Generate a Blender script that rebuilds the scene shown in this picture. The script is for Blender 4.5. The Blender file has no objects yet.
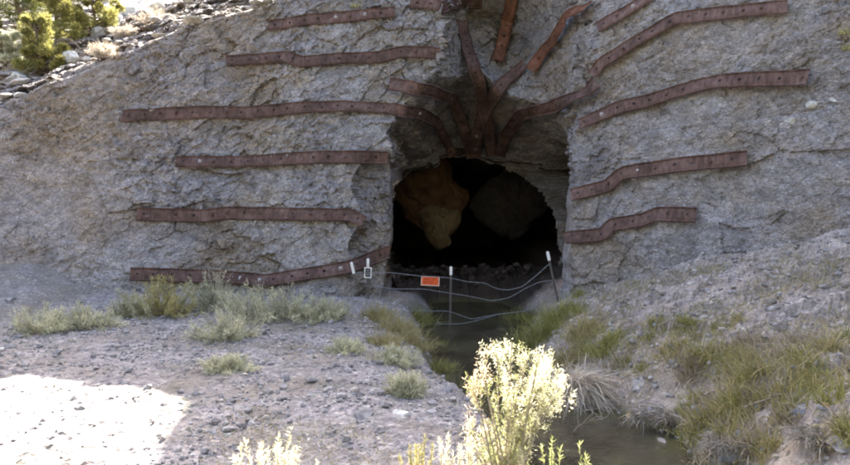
import bpy, math
import numpy as np
from mathutils import Vector, Matrix

SC = bpy.context.scene
COL = SC.collection
R = math.radians
rng = np.random.default_rng(7)

# ------------------------------------------------------------------ camera
F = 736.0
PITCH = math.atan(32.5 / F)
cam_d = bpy.data.cameras.new('camera')
cam = bpy.data.objects.new('camera', cam_d)
COL.objects.link(cam)
cam_d.sensor_width = 36
cam_d.lens = 36 * F / 850
cam_d.clip_end = 2000
cam.location = (0, 0, 0)
cam.rotation_euler = (R(90) - PITCH, 0, 0)
SC.camera = cam


def ray(px, py):
    """direction with y component 1 for a pixel of the 850x465 photograph"""
    cx = (np.asarray(px, float) - 425) / F
    cz = -(np.asarray(py, float) - 232.5) / F
    y = math.cos(PITCH) + cz * math.sin(PITCH)
    z = -math.sin(PITCH) + cz * math.cos(PITCH)
    return cx / y, z / y


def at(px, py, Y):
    rx, rz = ray(px, py)
    return (float(rx * Y), float(Y), float(rz * Y))


# ------------------------------------------------------------------ noise
def _hash(ix, iy, iz, seed):
    h = (ix.astype(np.int64) * 374761393 + iy.astype(np.int64) * 668265263 + iz.astype(np.int64) * 2147483647 + seed * 1274126177) & 0xFFFFFFFF
    h = ((h ^ (h >> 13)) * 1274126177) & 0xFFFFFFFF
    h = ((h ^ (h >> 16)) * 2246822519) & 0xFFFFFFFF
    return ((h ^ (h >> 15)) & 0xFFFFFF) / float(0xFFFFFF)


def vnoise(x, y, z, seed=0):
    x0, y0, z0 = np.floor(x), np.floor(y), np.floor(z)
    fx, fy, fz = x - x0, y - y0, z - z0
    fx = fx * fx * (3 - 2 * fx); fy = fy * fy * (3 - 2 * fy); fz = fz * fz * (3 - 2 * fz)
    out = 0
    for a in (0, 1):
        for b in (0, 1):
            for c in (0, 1):
                w = (fx if a else 1 - fx) * (fy if b else 1 - fy) * (fz if c else 1 - fz)
                out = out + w * _hash(x0 + a, y0 + b, z0 + c, seed)
    return out * 2 - 1


def fbm(x, y, z, scale, octv=4, seed=0, gain=0.5):
    s, a, t = 0, 1.0, 0
    f = 1.0 / scale
    for o in range(octv):
        s = s + a * vnoise(x * f, y * f, z * f, seed + o * 17)
        t += a
        a *= gain
        f *= 2.03
    return s / t


def facets(x, y, z, scale, seed=0, tilt=0.8):
    """blocky broken-rock relief: every cell is a tilted flat plane"""
    x, y, z = x / scale, y / scale, z / scale
    x0, y0, z0 = np.floor(x), np.floor(y), np.floor(z)
    best = np.full(x.shape, 1e9)
    second = np.full(x.shape, 1e9)
    val = np.zeros(x.shape)
    for a in (-1, 0, 1):
        for b in (-1, 0, 1):
            for c in (-1, 0, 1):
                ix, iy, iz = x0 + a, y0 + b, z0 + c
                dx = x - ix - _hash(ix, iy, iz, seed)
                dy = y - iy - _hash(ix, iy, iz, seed + 1)
                dz = z - iz - _hash(ix, iy, iz, seed + 2)
                d = dx * dx + dy * dy + dz * dz
                v = (_hash(ix, iy, iz, seed + 3) - .5) + tilt * (dx * (_hash(ix, iy, iz, seed + 4) - .5) * 2 + dz * (_hash(ix, iy, iz, seed + 5) - .5) * 2)
                m = d < best
                second = np.where(m, best, np.minimum(second, d))
                val = np.where(m, v, val)
                best = np.where(m, d, best)
    edge = np.sqrt(second) - np.sqrt(best)
    return val + 0.16 * np.clip(1 - edge / 0.14, 0, 1)


def sst(a, b, v):
    t = np.clip((v - a) / (b - a), 0, 1)
    return t * t * (3 - 2 * t)


# ------------------------------------------------------------------ hillside shape  Y(x, z)
CRX = [-40, -14, -9, -7.2, -5.5, -4.2, -3.2, -2.5, -2.1, -1.2, 0.5, 1.6, 3, 6, 14, 40]
CRZ = [0.4, 1.0, 1.95, 2.75, 3.7, 4.1, 4.45, 5.0, 7.0, 7.6, 7.2, 7.6, 11, 13, 13, 12]


def crest(x):
    return np.interp(x, CRX, CRZ)


def y_base(x, z):
    zc = crest(x)
    zf = np.minimum(z, zc)
    yl = 14.35 + 0.35 * (zf + 2) - 0.25 * sst(-5, -10, x)
    xr = np.maximum(x - 2.9, 0)
    yr = 14.5 + 0.34 * (zf + 1) - 0.92 * np.minimum(xr, 8.5)
    w = sst(1.2, 2.9, x)
    y = yl * (1 - w) + yr * w
    # recess that leads to the tunnel mouth
    zz = [-3, -2.3, -1, 1.0, 1.4, 2.0, 2.85, 4.5, 8]
    xl = np.interp(z, zz, [-1.0, -0.95, -.72, -.74, -0.80, -0.5, 0.25, 0.40, .5])
    xrr = np.interp(z, zz, [2.78, 2.81, 2.86, 2.98, 3.15, 3.45, 3.5, 3.6, 3.5])
    low = sst(1.8, .8, z)
    xrr = xrr + .17 * (.35 + .65 * low) * fbm(x * 0, x * 0 + 3, z, .7, 4, 92)
    xl = xl + .13 * (.35 + .65 * low) * fbm(x * 0, x * 0 + 8, z, .7, 4, 93)
    t = (x - xl) / (xrr - xl)
    up = sst(0.6, 3.0, z)
    wl = 0.03 + 0.16 * up + .10 * np.exp(-((z - 2.0) / .6) ** 2)
    wr = 0.03 + 0.46 * up
    prof = np.clip(np.minimum(t / wl, (1 - t) / wr), 0, 1)
    prof = np.where(t < 0.5, prof ** 0.8, prof)
    zs = np.where(z > .6, z + sst(.6, 1.4, z) * (.62 * np.abs(x - 1.05) - .55 + .45 * fbm(x, 0 * x, z, .9, 3, 88)), z)
    yb = np.interp(zs, [-3, -.5, .9, 1.3, 2.45, 3.1, 4.6, 5.6, 6.3], [17.4, 18.2, 20.8, 20.5, 17.7, 18.3, 19.8, 19.2, 16.4])
    rec = np.where((t > 0) & (t < 1), y + np.maximum(yb - y, 0) * prof, y)
    y = np.maximum(y, rec)
    # broken step left of the mouth
    st = sst(-1.42, -1.30, x + .12 * np.sin(z * 5)) * (1 - sst(-.75, -.6, x)) * (1 - sst(0.7, 1.1, z))
    y = y + 0.42 * st
    # gentle slope above the crest line
    y = y + 2.0 * np.maximum(z - zc, 0)
    return y


def y_mid(x, z):
    y = y_base(x, z)
    return y + 0.30 * fbm(x, y * .5, z, 2.6, 3, 5)


def y_full(x, z):
    y0 = y_base(x, z)
    y = y0 + 0.30 * fbm(x, y0 * .5, z, 2.6, 3, 5)
    wx = x + .12 * fbm(x, y0, z, .6, 2, 31)
    wz = z + .12 * fbm(x, y0, z, .6, 2, 32)
    # bedding dips down to the left on the left, to the right on the right
    s = np.where(x < 1.2, 0.42, -0.25) * np.where(z > .8, 1.0, .35)
    bx, bz = wx * .8 + wz * .1, (wz - s * wx) * 1.25
    rough = 0.55 + 0.45 * sst(-.3, .35, fbm(x, y0, z, 1.7, 2, 77))
    scree = np.where(x < -5.2, sst(-5.2, -7.2, x) * (1 - sst(0, 3, z)), 0)
    rough = rough * (1 - .6 * scree) * (1 - .35 * sst(3.2, 4.5, x)) * .72
    rub = sst(-.12, .22, fbm(x + 9, y0, z, 1.1, 3, 78))
    y = y + rough * ((.20 - .09 * rub) * facets(bx, y0 * .5, bz, .75, 11) + 0.10 * facets(bx, y0, bz, .24, 12) + (0.045 + .03 * rub) * facets(wx, y0, wz * 1.1, .11, 13))
    y = y + rub * .05 * fbm(x, y0, z, .09, 2, 79)
    y = y + 0.035 * fbm(x, y0, z, .16, 3, 41)
    # loose steps on the upper slope
    g = sst(0.0, .3, z - crest(x))
    y = y + g * (.4 * facets(wx * .5, y0 * .2, wz * 1.6, .5, 61) + .15 * facets(wx, y0 * .4, wz * 1.6, .2, 62))
    return y


# ------------------------------------------------------------------ ground shape  z(x, y)
SY = [0, 5, 6.9, 7.7, 9.2, 10.5, 12, 13.2, 14.7, 16, 17.6, 31]
SL = [1.4, 1.2, 1.05, 1.1, .55, .3, .1, .1, .05, .1, .3, .3]
SR = [3.4, 2.75, 2.5, 2.55, 2.05, 1.65, 1.5, 1.7, 2.2, 2.2, 1.8, 1.8]
WZ = -2.5


def ground_z(x, y):
    wob = .16 * fbm(x, y, 0 * x, .8, 3, 91)
    dl = np.interp(y, SY, SL) - x + wob
    dr = x - np.interp(y, SY, SR) + wob
    hl = -2.12 + 0.03 * (np.clip(y, 0, 16) - 8) + .14 * np.maximum(y - 13.2, 0) * sst(-2, -5, x) + .22 * np.maximum(np.minimum(y, 16) - 12.3, 0) * sst(-6.2, -8, x)
    hl = hl - .16 * sst(1.4, 0, dl)
    hl = np.where(y > 16, np.minimum(hl, -2.1), hl)
    gl = -2.64 + (hl + 2.64) * sst(-.14, .5, dl)
    hr = -2.42 + .30 * sst(.1, .9, dr) + .32 * np.clip(dr, 0, 7) + .06 * np.maximum(8 - y, 0)
    gr = -2.64 + (hr + 2.64) * sst(-.16, .32, dr)
    g = np.where(x > .5 * (np.interp(y, SY, SL) + np.interp(y, SY, SR)), gr, gl)
    # rubble bank across the tunnel mouth, and a dry tunnel floor
    inside = sst(17.9, 18.8, y + .3 * fbm(x, y, 0 * x, .5, 2, 14)) * sst(-1.2, -.9, x) * (1 - sst(3.1, 3.4, x))
    sill = -2.22 + .42 * np.exp(-((y - 19.2) / .9) ** 2)
    g = g * (1 - inside) + sill * inside
    amp = sst(.0, .4, np.maximum(dl, dr)) * .8 + .2
    g = g + amp * (.05 * fbm(x, y, 0 * x, 1.3, 3, 8) + .020 * facets(x, y, 0 * x, .16, 21) + .012 * facets(x, y, 0 * x, .07, 22))
    rr = sst(.1, .8, dr)
    g = g + rr * (.10 * facets(x, y, 0 * x, .45, 23) + .06 * facets(x, y, 0 * x, .2, 24))
    g = g + inside * .16 * facets(x, y, 0 * x, .3, 25)
    return g


def hit(px, py, mid=False):
    """first point of the built land seen along a ray"""
    rx, rz = ray(px, py)
    Y = np.arange(3.0, 32, .04)
    X, Z = rx * Y, rz * Y
    c = (y_mid if mid else y_full)(X, Z) - Y
    g = Z - ground_z(X, Y)
    bad = np.where((c < 0) | (g < 0))[0]
    i = bad[0] if len(bad) else len(Y) - 1
    return np.array([X[i], Y[i], Z[i]])


def gz(x, y):
    return float(ground_z(np.array([float(x)]), np.array([float(y)]))[0])


# ------------------------------------------------------------------ mesh helpers
def mk(name, V, polys, mat=None, parent=None, smooth=False, loc=None):
    """polys: list of (M,k) int arrays; one mesh object"""
    V = np.asarray(V, float)
    if loc is not None:
        V = V - np.asarray(loc)
    me = bpy.data.meshes.new(name)
    me.vertices.add(len(V))
    me.vertices.foreach_set('co', V.astype(np.float32).ravel())
    polys = [np.asarray(p, np.int32) for p in polys if len(p)]
    nl = sum(p.size for p in polys)
    npol = sum(len(p) for p in polys)
    me.loops.add(nl)
    me.polygons.add(npol)
    me.loops.foreach_set('vertex_index', np.concatenate([p.ravel() for p in polys]))
    tot = np.concatenate([np.full(len(p), p.shape[1]) for p in polys])
    st = np.concatenate([[0], np.cumsum(tot)[:-1]])
    me.polygons.foreach_set('loop_start', st.astype(np.int32))
    me.polygons.foreach_set('use_smooth', np.full(npol, smooth))
    me.update(calc_edges=True)
    me.validate()
    o = bpy.data.objects.new(name, me)
    COL.objects.link(o)
    if mat:
        me.materials.append(mat)
    if parent:
        o.parent = parent
    elif loc is not None:
        o.location = loc
    return o


def tag(o, label, cat, group=None, kind=None):
    o['label'] = label
    o['category'] = cat
    if group:
        o['group'] = group
    if kind:
        o['kind'] = kind
    return o


def empty(name, loc):
    o = bpy.data.objects.new(name, None)
    COL.objects.link(o)
    o.location = loc
    o.empty_display_size = .1
    return o


class MB:
    def __init__(s):
        s.v, s.q, s.t, s.n = [], [], [], 0

    def add(s, V, Q=None, T=None):
        V = np.asarray(V, float).reshape(-1, 3)
        if Q is not None and len(Q):
            s.q.append(np.asarray(Q) + s.n)
        if T is not None and len(T):
            s.t.append(np.asarray(T) + s.n)
        s.v.append(V)
        s.n += len(V)

    def build(s, name, mat, parent=None, smooth=False, loc=None):
        P = []
        if s.q: P.append(np.concatenate(s.q))
        if s.t: P.append(np.concatenate(s.t))
        return mk(name, np.concatenate(s.v), P, mat, parent, smooth, loc)

    def box(s, c, d, rot=None):
        c = np.asarray(c, float)
        v = np.array([[a, b, e] for a in (-.5, .5) for b in (-.5, .5) for e in (-.5, .5)]) * np.asarray(d)
        if rot is not None:
            v = v @ np.asarray(rot).T
        s.add(v + c, [[0, 1, 3, 2], [4, 6, 7, 5], [0, 4, 5, 1], [2, 3, 7, 6], [0, 2, 6, 4], [1, 5, 7, 3]])

    def tube(s, pts, rad, n=6):
        pts = np.asarray(pts, float)
        m = len(pts)
        rad = np.broadcast_to(np.asarray(rad, float), (m,))
        T = np.gradient(pts, axis=0)
        T /= np.linalg.norm(T, axis=1)[:, None] + 1e-9
        ref = np.array([0, 0, 1.]) if abs(T[:, 2]).mean() < .8 else np.array([1., 0, 0])
        A = np.cross(T, ref); A /= np.linalg.norm(A, axis=1)[:, None] + 1e-9
        B = np.cross(T, A)
        th = np.arange(n) / n * 2 * np.pi
        V = pts[:, None] + rad[:, None, None] * (A[:, None] * np.cos(th)[None, :, None] + B[:, None] * np.sin(th)[None, :, None])
        i = np.arange(m - 1)[:, None] * n
        j = np.arange(n)[None]
        k = (j + 1) % n
        Q = np.stack([i + j, i + k, i + n + k, i + n + j], -1).reshape(-1, 4)
        V = V.reshape(-1, 3)
        V = np.vstack([V, pts[0], pts[-1]])
        a = np.arange(n); b = (a + 1) % n
        T1 = np.stack([b, a, np.full(n, m * n)], -1)
        T2 = np.stack([(m - 1) * n + a, (m - 1) * n + b, np.full(n, m * n + 1)], -1)
        s.add(V, Q, np.vstack([T1, T2]))

    def blades(s, base, dirs, length, width, droop, nseg=3, r=rng):
        """thin tapering blades, vectorised"""
        base = np.asarray(base, float); dirs = np.asarray(dirs, float)
        N = len(base)
        dirs = dirs / (np.linalg.norm(dirs, axis=1)[:, None] + 1e-9)
        length = np.broadcast_to(length, (N,)); width = np.broadcast_to(width, (N,)); droop = np.broadcast_to(droop, (N,))
        side = np.cross(dirs, r.normal(size=(N, 3)))
        side /= np.linalg.norm(side, axis=1)[:, None] + 1e-9
        rows = []
        for k in range(nseg + 1):
            u = k / nseg
            c = base + dirs * (length * u)[:, None]
            c[:, 2] -= droop * length * u * u
            w = width * (1 - u ** 1.6) * .5 + .0006
            rows += [c - side * w[:, None], c + side * w[:, None]]
        V = np.stack(rows, 1)
        m = 2 * (nseg + 1)
        o = np.arange(N)[:, None] * m
        Q = np.concatenate([np.stack([o[:, 0] + 2 * k, o[:, 0] + 2 * k + 1, o[:, 0] + 2 * k + 3, o[:, 0] + 2 * k + 2], -1) for k in range(nseg)])
        s.add(V.reshape(-1, 3), Q)

    def leaves(s, pos, dirs, L, W, r=rng):
        pos = np.asarray(pos, float); N = len(pos)
        d = np.asarray(dirs, float); d = d / (np.linalg.norm(d, axis=1)[:, None] + 1e-9)
        sd = np.cross(d, r.normal(size=(N, 3))); sd /= np.linalg.norm(sd, axis=1)[:, None] + 1e-9
        L = np.broadcast_to(L, (N,))[:, None]; W = np.broadcast_to(W, (N,))[:, None]
        V = np.stack([pos, pos + d * L * .5 + sd * W * .5, pos + d * L, pos + d * L * .5 - sd * W * .5], 1)
        o = np.arange(N)[:, None] * 4
        s.add(V.reshape(-1, 3), o + np.arange(4)[None])


# icosphere template for rocks
def ico(sub):
    import bmesh
    bm = bmesh.new()
    bmesh.ops.create_icosphere(bm, subdivisions=sub, radius=1)
    V = np.array([v.co[:] for v in bm.verts]); T = np.array([[v.index for v in f.verts] for f in bm.faces])
    bm.free()
    return V, T


ICO = {k: ico(k) for k in (1, 2, 3, 4)}


def rock_verts(sub, size, r, flat=.65, amp=.35):
    V, T = ICO[sub]
    V = V.copy()
    # cut by random planes -> angular stone
    for _ in range(9):
        n = r.normal(size=3); n /= np.linalg.norm(n)
        d = r.uniform(.45, .85)
        p = V @ n
        V = V - np.maximum(p - d, 0)[:, None] * n
    V = V * np.array([r.uniform(.8, 1.3), r.uniform(.7, 1.1), flat * r.uniform(.8, 1.2)]) * size
    if sub >= 3:
        o = r.uniform(0, 100)
        V = V * (1 + .10 * fbm(V[:, 0] + o, V[:, 1], V[:, 2], size * .6, 3, 3))[:, None]
    a = r.uniform(0, 6.28); c, s_ = math.cos(a), math.sin(a)
    V = V @ np.array([[c, s_, 0], [-s_, c, 0], [0, 0, 1]])
    b = r.normal(0, .25); c, s_ = math.cos(b), math.sin(b)
    V = V @ np.array([[1, 0, 0], [0, c, s_], [0, -s_, c]])
    return V, T


# ------------------------------------------------------------------ materials
def nmat(name):
    m = bpy.data.materials.new(name)
    m.use_nodes = True
    nt = m.node_tree
    nt.nodes.clear()
    out = nt.nodes.new('ShaderNodeOutputMaterial')
    return m, nt, out


class NB:
    def __init__(s, nt):
        s.nt = nt
        s.tc = nt.nodes.new('ShaderNodeTexCoord')
        s.vec = s.tc.outputs['Object']

    def n(s, t, **kw):
        nd = s.nt.nodes.new(t)
        for k, v in kw.items():
            if k in nd.inputs:
                nd.inputs[k].default_value = v
            else:
                setattr(nd, k, v)
        return nd

    def l(s, a, b):
        s.nt.links.new(a, b)

    def noise(s, scale, detail=4, rough=.6, vec=None, dist=0):
        nd = s.n('ShaderNodeTexNoise', Scale=scale, Detail=detail, Roughness=rough, Distortion=dist)
        s.l(vec or s.vec, nd.inputs['Vector'])
        return nd.outputs['Fac']

    def voro(s, scale, feature='F1', out='Distance', vec=None, rnd=1):
        nd = s.n('ShaderNodeTexVoronoi', Scale=scale, Randomness=rnd)
        nd.feature = feature
        s.l(vec or s.vec, nd.inputs['Vector'])
        return nd.outputs[out]

    def ramp(s, f, stops, interp='LINEAR'):
        nd = s.n('ShaderNodeValToRGB')
        cr = nd.color_ramp
        cr.interpolation = interp
        while len(cr.elements) < len(stops):
            cr.elements.new(.5)
        for e, (p, c) in zip(cr.elements, stops):
            e.position = p
            e.color = (*c, 1) if hasattr(c, '__len__') else (c, c, c, 1)
        s.l(f, nd.inputs['Fac'])
        return nd.outputs['Color']

    def mix(s, f, a, b, mode='MIX'):
        nd = s.n('ShaderNodeMix')
        nd.data_type = 'RGBA'
        nd.blend_type = mode
        for v, sock in ((f, nd.inputs[0]), (a, nd.inputs[6]), (b, nd.inputs[7])):
            if hasattr(v, 'is_linked') or isinstance(v, bpy.types.NodeSocket):
                s.l(v, sock)
            elif hasattr(v, '__len__'):
                sock.default_value = (*v, 1)
            else:
                sock.default_value = v
        return nd.outputs[2]

    def math(s, op, a, b=0):
        nd = s.n('ShaderNodeMath', operation=op)
        for v, sock in ((a, nd.inputs[0]), (b, nd.inputs[1])):
            if isinstance(v, bpy.types.NodeSocket): s.l(v, sock)
            else: sock.default_value = v
        return nd.outputs[0]

    def mapping(s, scale=(1, 1, 1), rot=(0, 0, 0)):
        nd = s.n('ShaderNodeMapping')
        nd.inputs['Scale'].default_value = scale
        nd.inputs['Rotation'].default_value = rot
        s.l(s.vec, nd.inputs['Vector'])
        return nd.outputs[0]

    def bump(s, h, strength, dist, prev=None):
        nd = s.n('ShaderNodeBump', Strength=strength, Distance=dist)
        s.l(h, nd.inputs['Height'])
        if prev is not None:
            s.l(prev, nd.inputs['Normal'])
        return nd.outputs[0]

    def pbsdf(s, col, rough=.9, normal=None, spec=.2, metal=0):
        p = s.n('ShaderNodeBsdfPrincipled')
        for v, k in ((col, 'Base Color'), (rough, 'Roughness')):
            if isinstance(v, bpy.types.NodeSocket): s.l(v, p.inputs[k])
            elif hasattr(v, '__len__'): p.inputs[k].default_value = (*v, 1)
            else: p.inputs[k].default_value = v
        p.inputs['Specular IOR Level'].default_value = spec
        p.inputs['Metallic'].default_value = metal
        if normal is not None: s.l(normal, p.inputs['Normal'])
        return p


def rock_material(name, tint=(1, 1, 1), tunnel=False):
    m, nt, out = nmat(name)
    b = NB(nt)
    bed = b.mapping((.8, .9, 1.3), (0, R(22), 0))
    base = b.ramp(b.noise(.55, 6, .62, dist=.4), [(.30, (.205, .195, .20)), (.45, (.285, .275, .285)), (.6, (.335, .325, .335)), (.75, (.30, .265, .215))])
    brown = b.ramp(b.noise(.5, 7, .68, vec=b.mapping((1, 1, 1), (0, 0, 1.3))), [(.46, 0.), (.60, 1.)])
    base = b.mix(b.math('MULTIPLY', brown, .6), base, (.265, .215, .15))
    green = b.ramp(b.noise(1.3, 4, .7, vec=b.mapping((1, 1, 1), (.7, 0, .4))), [(.58, 0.), (.72, 1.)])
    base = b.mix(b.math('MULTIPLY', green, .25), base, (.20, .205, .15))
    dark = b.ramp(b.noise(2.6, 7, .7, vec=bed), [(.34, 0.74), (.52, 1.), (.72, 1.15)])
    base = b.mix(1., base, dark, 'MULTIPLY')
    fine = b.ramp(b.noise(17, 6, .75), [(.32, .74), (.5, 1.), (.68, 1.22)])
    base = b.mix(1., base, fine, 'MULTIPLY')
    cell = b.n('ShaderNodeTexVoronoi', Scale=9.)
    b.l(bed, cell.inputs['Vector'])
    cc = b.n('ShaderNodeSeparateColor'); b.l(cell.outputs['Color'], cc.inputs[0])
    base = b.mix(1., base, b.ramp(cc.outputs[0], [(0, .80), (1, 1.18)]), 'MULTIPLY')
    gq = b.n('ShaderNodeNewGeometry'); sq = b.n('ShaderNodeSeparateXYZ'); b.l(gq.outputs['Position'], sq.inputs[0])
    ul = b.math('ADD', b.math('MULTIPLY', b.math('SUBTRACT', -3.2, sq.outputs[0]), .22), b.math('MULTIPLY', sq.outputs[2], .16))
    ul = b.ramp(b.math('ADD', ul, b.math('MULTIPLY', b.math('SUBTRACT', b.noise(1.6, 6, .7), .5), 1.6)), [(.25, 0.), (.75, 1.)])
    base = b.mix(b.math('MULTIPLY', ul, .22), base, b.mix(1., base, (1.15, .93, .72), 'MULTIPLY'))
    white = b.ramp(b.noise(6.5, 5, .75, vec=b.mapping((1, 1, 1.6), (.3, .8, 0))), [(.66, 0.), (.74, 1.)])
    base = b.mix(b.math('MULTIPLY', white, .5), base, (.52, .51, .50))
    crack = b.voro(5.5, 'DISTANCE_TO_EDGE', vec=bed)
    ck = b.ramp(crack, [(0, .55), (.05, 1.)])
    base = b.mix(.55, base, b.mix(1., base, ck, 'MULTIPLY'))
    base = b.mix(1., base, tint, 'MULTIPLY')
    base = b.mix(1., base, (1.0, .970, .95), 'MULTIPLY')
    n1 = b.bump(b.noise(9, 8, .72, vec=bed), .55, .05)
    n2 = b.bump(b.ramp(b.voro(16, 'DISTANCE_TO_EDGE', vec=bed), [(0, 0), (.12, 1)]), .28, .02, n1)
    vg = b.n('ShaderNodeTexVoronoi', Scale=30.); b.l(b.mapping((1, 1, 1.25), (.2, .3, 0)), vg.inputs['Vector'])
    sg = b.n('ShaderNodeSeparateColor'); b.l(vg.outputs['Color'], sg.inputs[0])
    base = b.mix(1., base, b.ramp(sg.outputs[1], [(0, .78), (.6, 1.), (.93, 1.1), (1, 1.45)]), 'MULTIPLY')
    n3 = b.bump(vg.outputs['Distance'], .75, -.022, n2)
    n3 = b.bump(b.noise(48, 5, .7), .6, .012, n3)
    p = b.pbsdf(base, .92, n3, .15)
    b.l(p.outputs[0], out.inputs[0])
    return m


def ground_material():
    m, nt, out = nmat('ground_gravel')
    b = NB(nt)
    v1 = b.n('ShaderNodeTexVoronoi', Scale=24.); b.l(b.vec, v1.inputs['Vector'])
    v2 = b.n('ShaderNodeTexVoronoi', Scale=60.); b.l(b.vec, v2.inputs['Vector'])
    s1 = b.n('ShaderNodeSeparateColor'); b.l(v1.outputs['Color'], s1.inputs[0])
    s2 = b.n('ShaderNodeSeparateColor'); b.l(v2.outputs['Color'], s2.inputs[0])
    stone = b.ramp(s1.outputs[0], [(0, (.175, .168, .172)), (.4, (.255, .247, .252)), (.75, (.325, .317, .318)), (1, (.48, .47, .46))])
    small = b.ramp(s2.outputs[0], [(0, (.17, .165, .18)), (.5, (.26, .25, .265)), (1, (.36, .35, .35))])
    base = b.mix(b.ramp(b.noise(7, 4, .6), [(.42, 0.), (.55, 1.)]), small, stone)
    dirt = b.ramp(b.noise(.9, 5, .65), [(.44, 0.), (.62, 1.)])
    base = b.mix(b.math('MULTIPLY', dirt, .6), base, (.21, .185, .15))
    grn = b.ramp(b.noise(1.6, 5, .7, vec=b.mapping((1, 1, 1), (0, 0, .9))), [(.54, 0.), (.68, 1.)])
    base = b.mix(b.math('MULTIPLY', grn, .45), base, (.16, .17, .10))
    base = b.mix(1., base, b.ramp(b.noise(2.2, 6, .7), [(.3, .72), (.5, 1.), (.7, 1.22)]), 'MULTIPLY')
    geo0 = b.n('ShaderNodeNewGeometry')
    sp0 = b.n('ShaderNodeSeparateXYZ'); b.l(geo0.outputs['Position'], sp0.inputs[0])
    rt = b.ramp(b.math('ADD', b.math('MULTIPLY', b.math('SUBTRACT', sp0.outputs[0], 1.6), .6), b.math('MULTIPLY', b.noise(1.4, 5), .5)), [(.2, 0.), (.7, 1.)])
    base = b.mix(rt, base, b.mix(1., base, (1.28, 1.22, 1.14), 'MULTIPLY'))
    # unseen ground from the viewer's feet backwards, darkened to cut its bounce light
    bounce_cut = b.ramp(b.math('ADD', b.math('MULTIPLY', b.math('SUBTRACT', 3.6, sp0.outputs[1]), .6), b.math('MULTIPLY', b.noise(2.5, 5), .5)), [(.3, 0.), (.8, 1.)])
    base = b.mix(bounce_cut, base, (.055, .055, .03))
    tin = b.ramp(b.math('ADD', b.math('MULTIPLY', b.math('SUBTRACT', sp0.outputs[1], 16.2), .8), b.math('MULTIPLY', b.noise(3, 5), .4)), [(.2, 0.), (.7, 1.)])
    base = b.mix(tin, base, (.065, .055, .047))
    # wet, muddy near the water line
    geo = b.n('ShaderNodeNewGeometry')
    sp = b.n('ShaderNodeSeparateXYZ'); b.l(geo.outputs['Position'], sp.inputs[0])
    base = b.mix(1., base, (.90, .85, .82), 'MULTIPLY')
    wet = b.ramp(b.math('ADD', b.math('MULTIPLY', b.math('SUBTRACT', sp.outputs[2], WZ), 4.), b.math('MULTIPLY', b.math('SUBTRACT', b.noise(6, 4), .5), .6)), [(.0, 1.), (.6, 0.)])
    base = b.mix(wet, base, b.mix(b.noise(5, 4), (.05, .042, .03), (.12, .115, .05)))
    n1 = b.bump(v1.outputs['Distance'], .3, -.014)
    n2 = b.bump(v2.outputs['Distance'], .6, -.012, n1)
    n3 = b.bump(b.noise(30, 6, .7), .5, .02, n2)
    p = b.pbsdf(base, .92, n3, .15)
    b.l(p.outputs[0], out.inputs[0])
    return m


def stone_material(name, cols, scale=4):
    m, nt, out = nmat(name)
    b = NB(nt)
    oi = b.n('ShaderNodeObjectInfo')
    geo = b.n('ShaderNodeNewGeometry')
    rr = b.math('FRACT', b.math('ADD', geo.outputs['Random Per Island'], oi.outputs['Random']))
    base = b.ramp(rr, cols)
    base = b.mix(1., base, b.ramp(b.noise(scale * .9, 6, .7), [(.35, .72), (.5, 1.), (.65, 1.2)]), 'MULTIPLY')
    base = b.mix(1., base, b.ramp(b.noise(scale * 3, 6, .7), [(.3, .7), (.5, 1.), (.7, 1.25)]), 'MULTIPLY')
    n1 = b.bump(b.noise(scale * 4, 8, .7), .6, .03)
    p = b.pbsdf(base, .9, n1, .2)
    b.l(p.outputs[0], out.inputs[0])
    return m


def leaf_material(name, c1, c2, trans=.35, scale=6, c3=None):
    m, nt, out = nmat(name)
    b = NB(nt)
    geo = b.n('ShaderNodeNewGeometry')
    st = [(.0, c1), (1., c2)] if c3 is None else [(.0, c1), (.6, c2), (1., c3)]
    c = b.ramp(geo.outputs['Random Per Island'], st)
    c = b.mix(1., c, b.ramp(b.noise(scale, 3), [(.35, .72), (.65, 1.25)]), 'MULTIPLY')
    d = b.pbsdf(c, .7, None, .2)
    t = b.n('ShaderNodeBsdfTranslucent'); b.l(c, t.inputs[0])
    mx = b.n('ShaderNodeMixShader'); mx.inputs[0].default_value = trans
    b.l(d.outputs[0], mx.inputs[1]); b.l(t.outputs[0], mx.inputs[2])
    b.l(mx.outputs[0], out.inputs[0])
    return m


def plain(name, col, rough=.8, metal=0, spec=.3, bumpy=0):
    m, nt, out = nmat(name)
    b = NB(nt)
    c = b.mix(1., col, b.ramp(b.noise(14, 5, .7), [(.3, .75), (.5, 1.), (.7, 1.2)]), 'MULTIPLY')
    nrm = b.bump(b.noise(40, 5), bumpy, .01) if bumpy else None
    p = b.pbsdf(c, rough, nrm, spec, metal)
    b.l(p.outputs[0], out.inputs[0])
    return m


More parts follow.
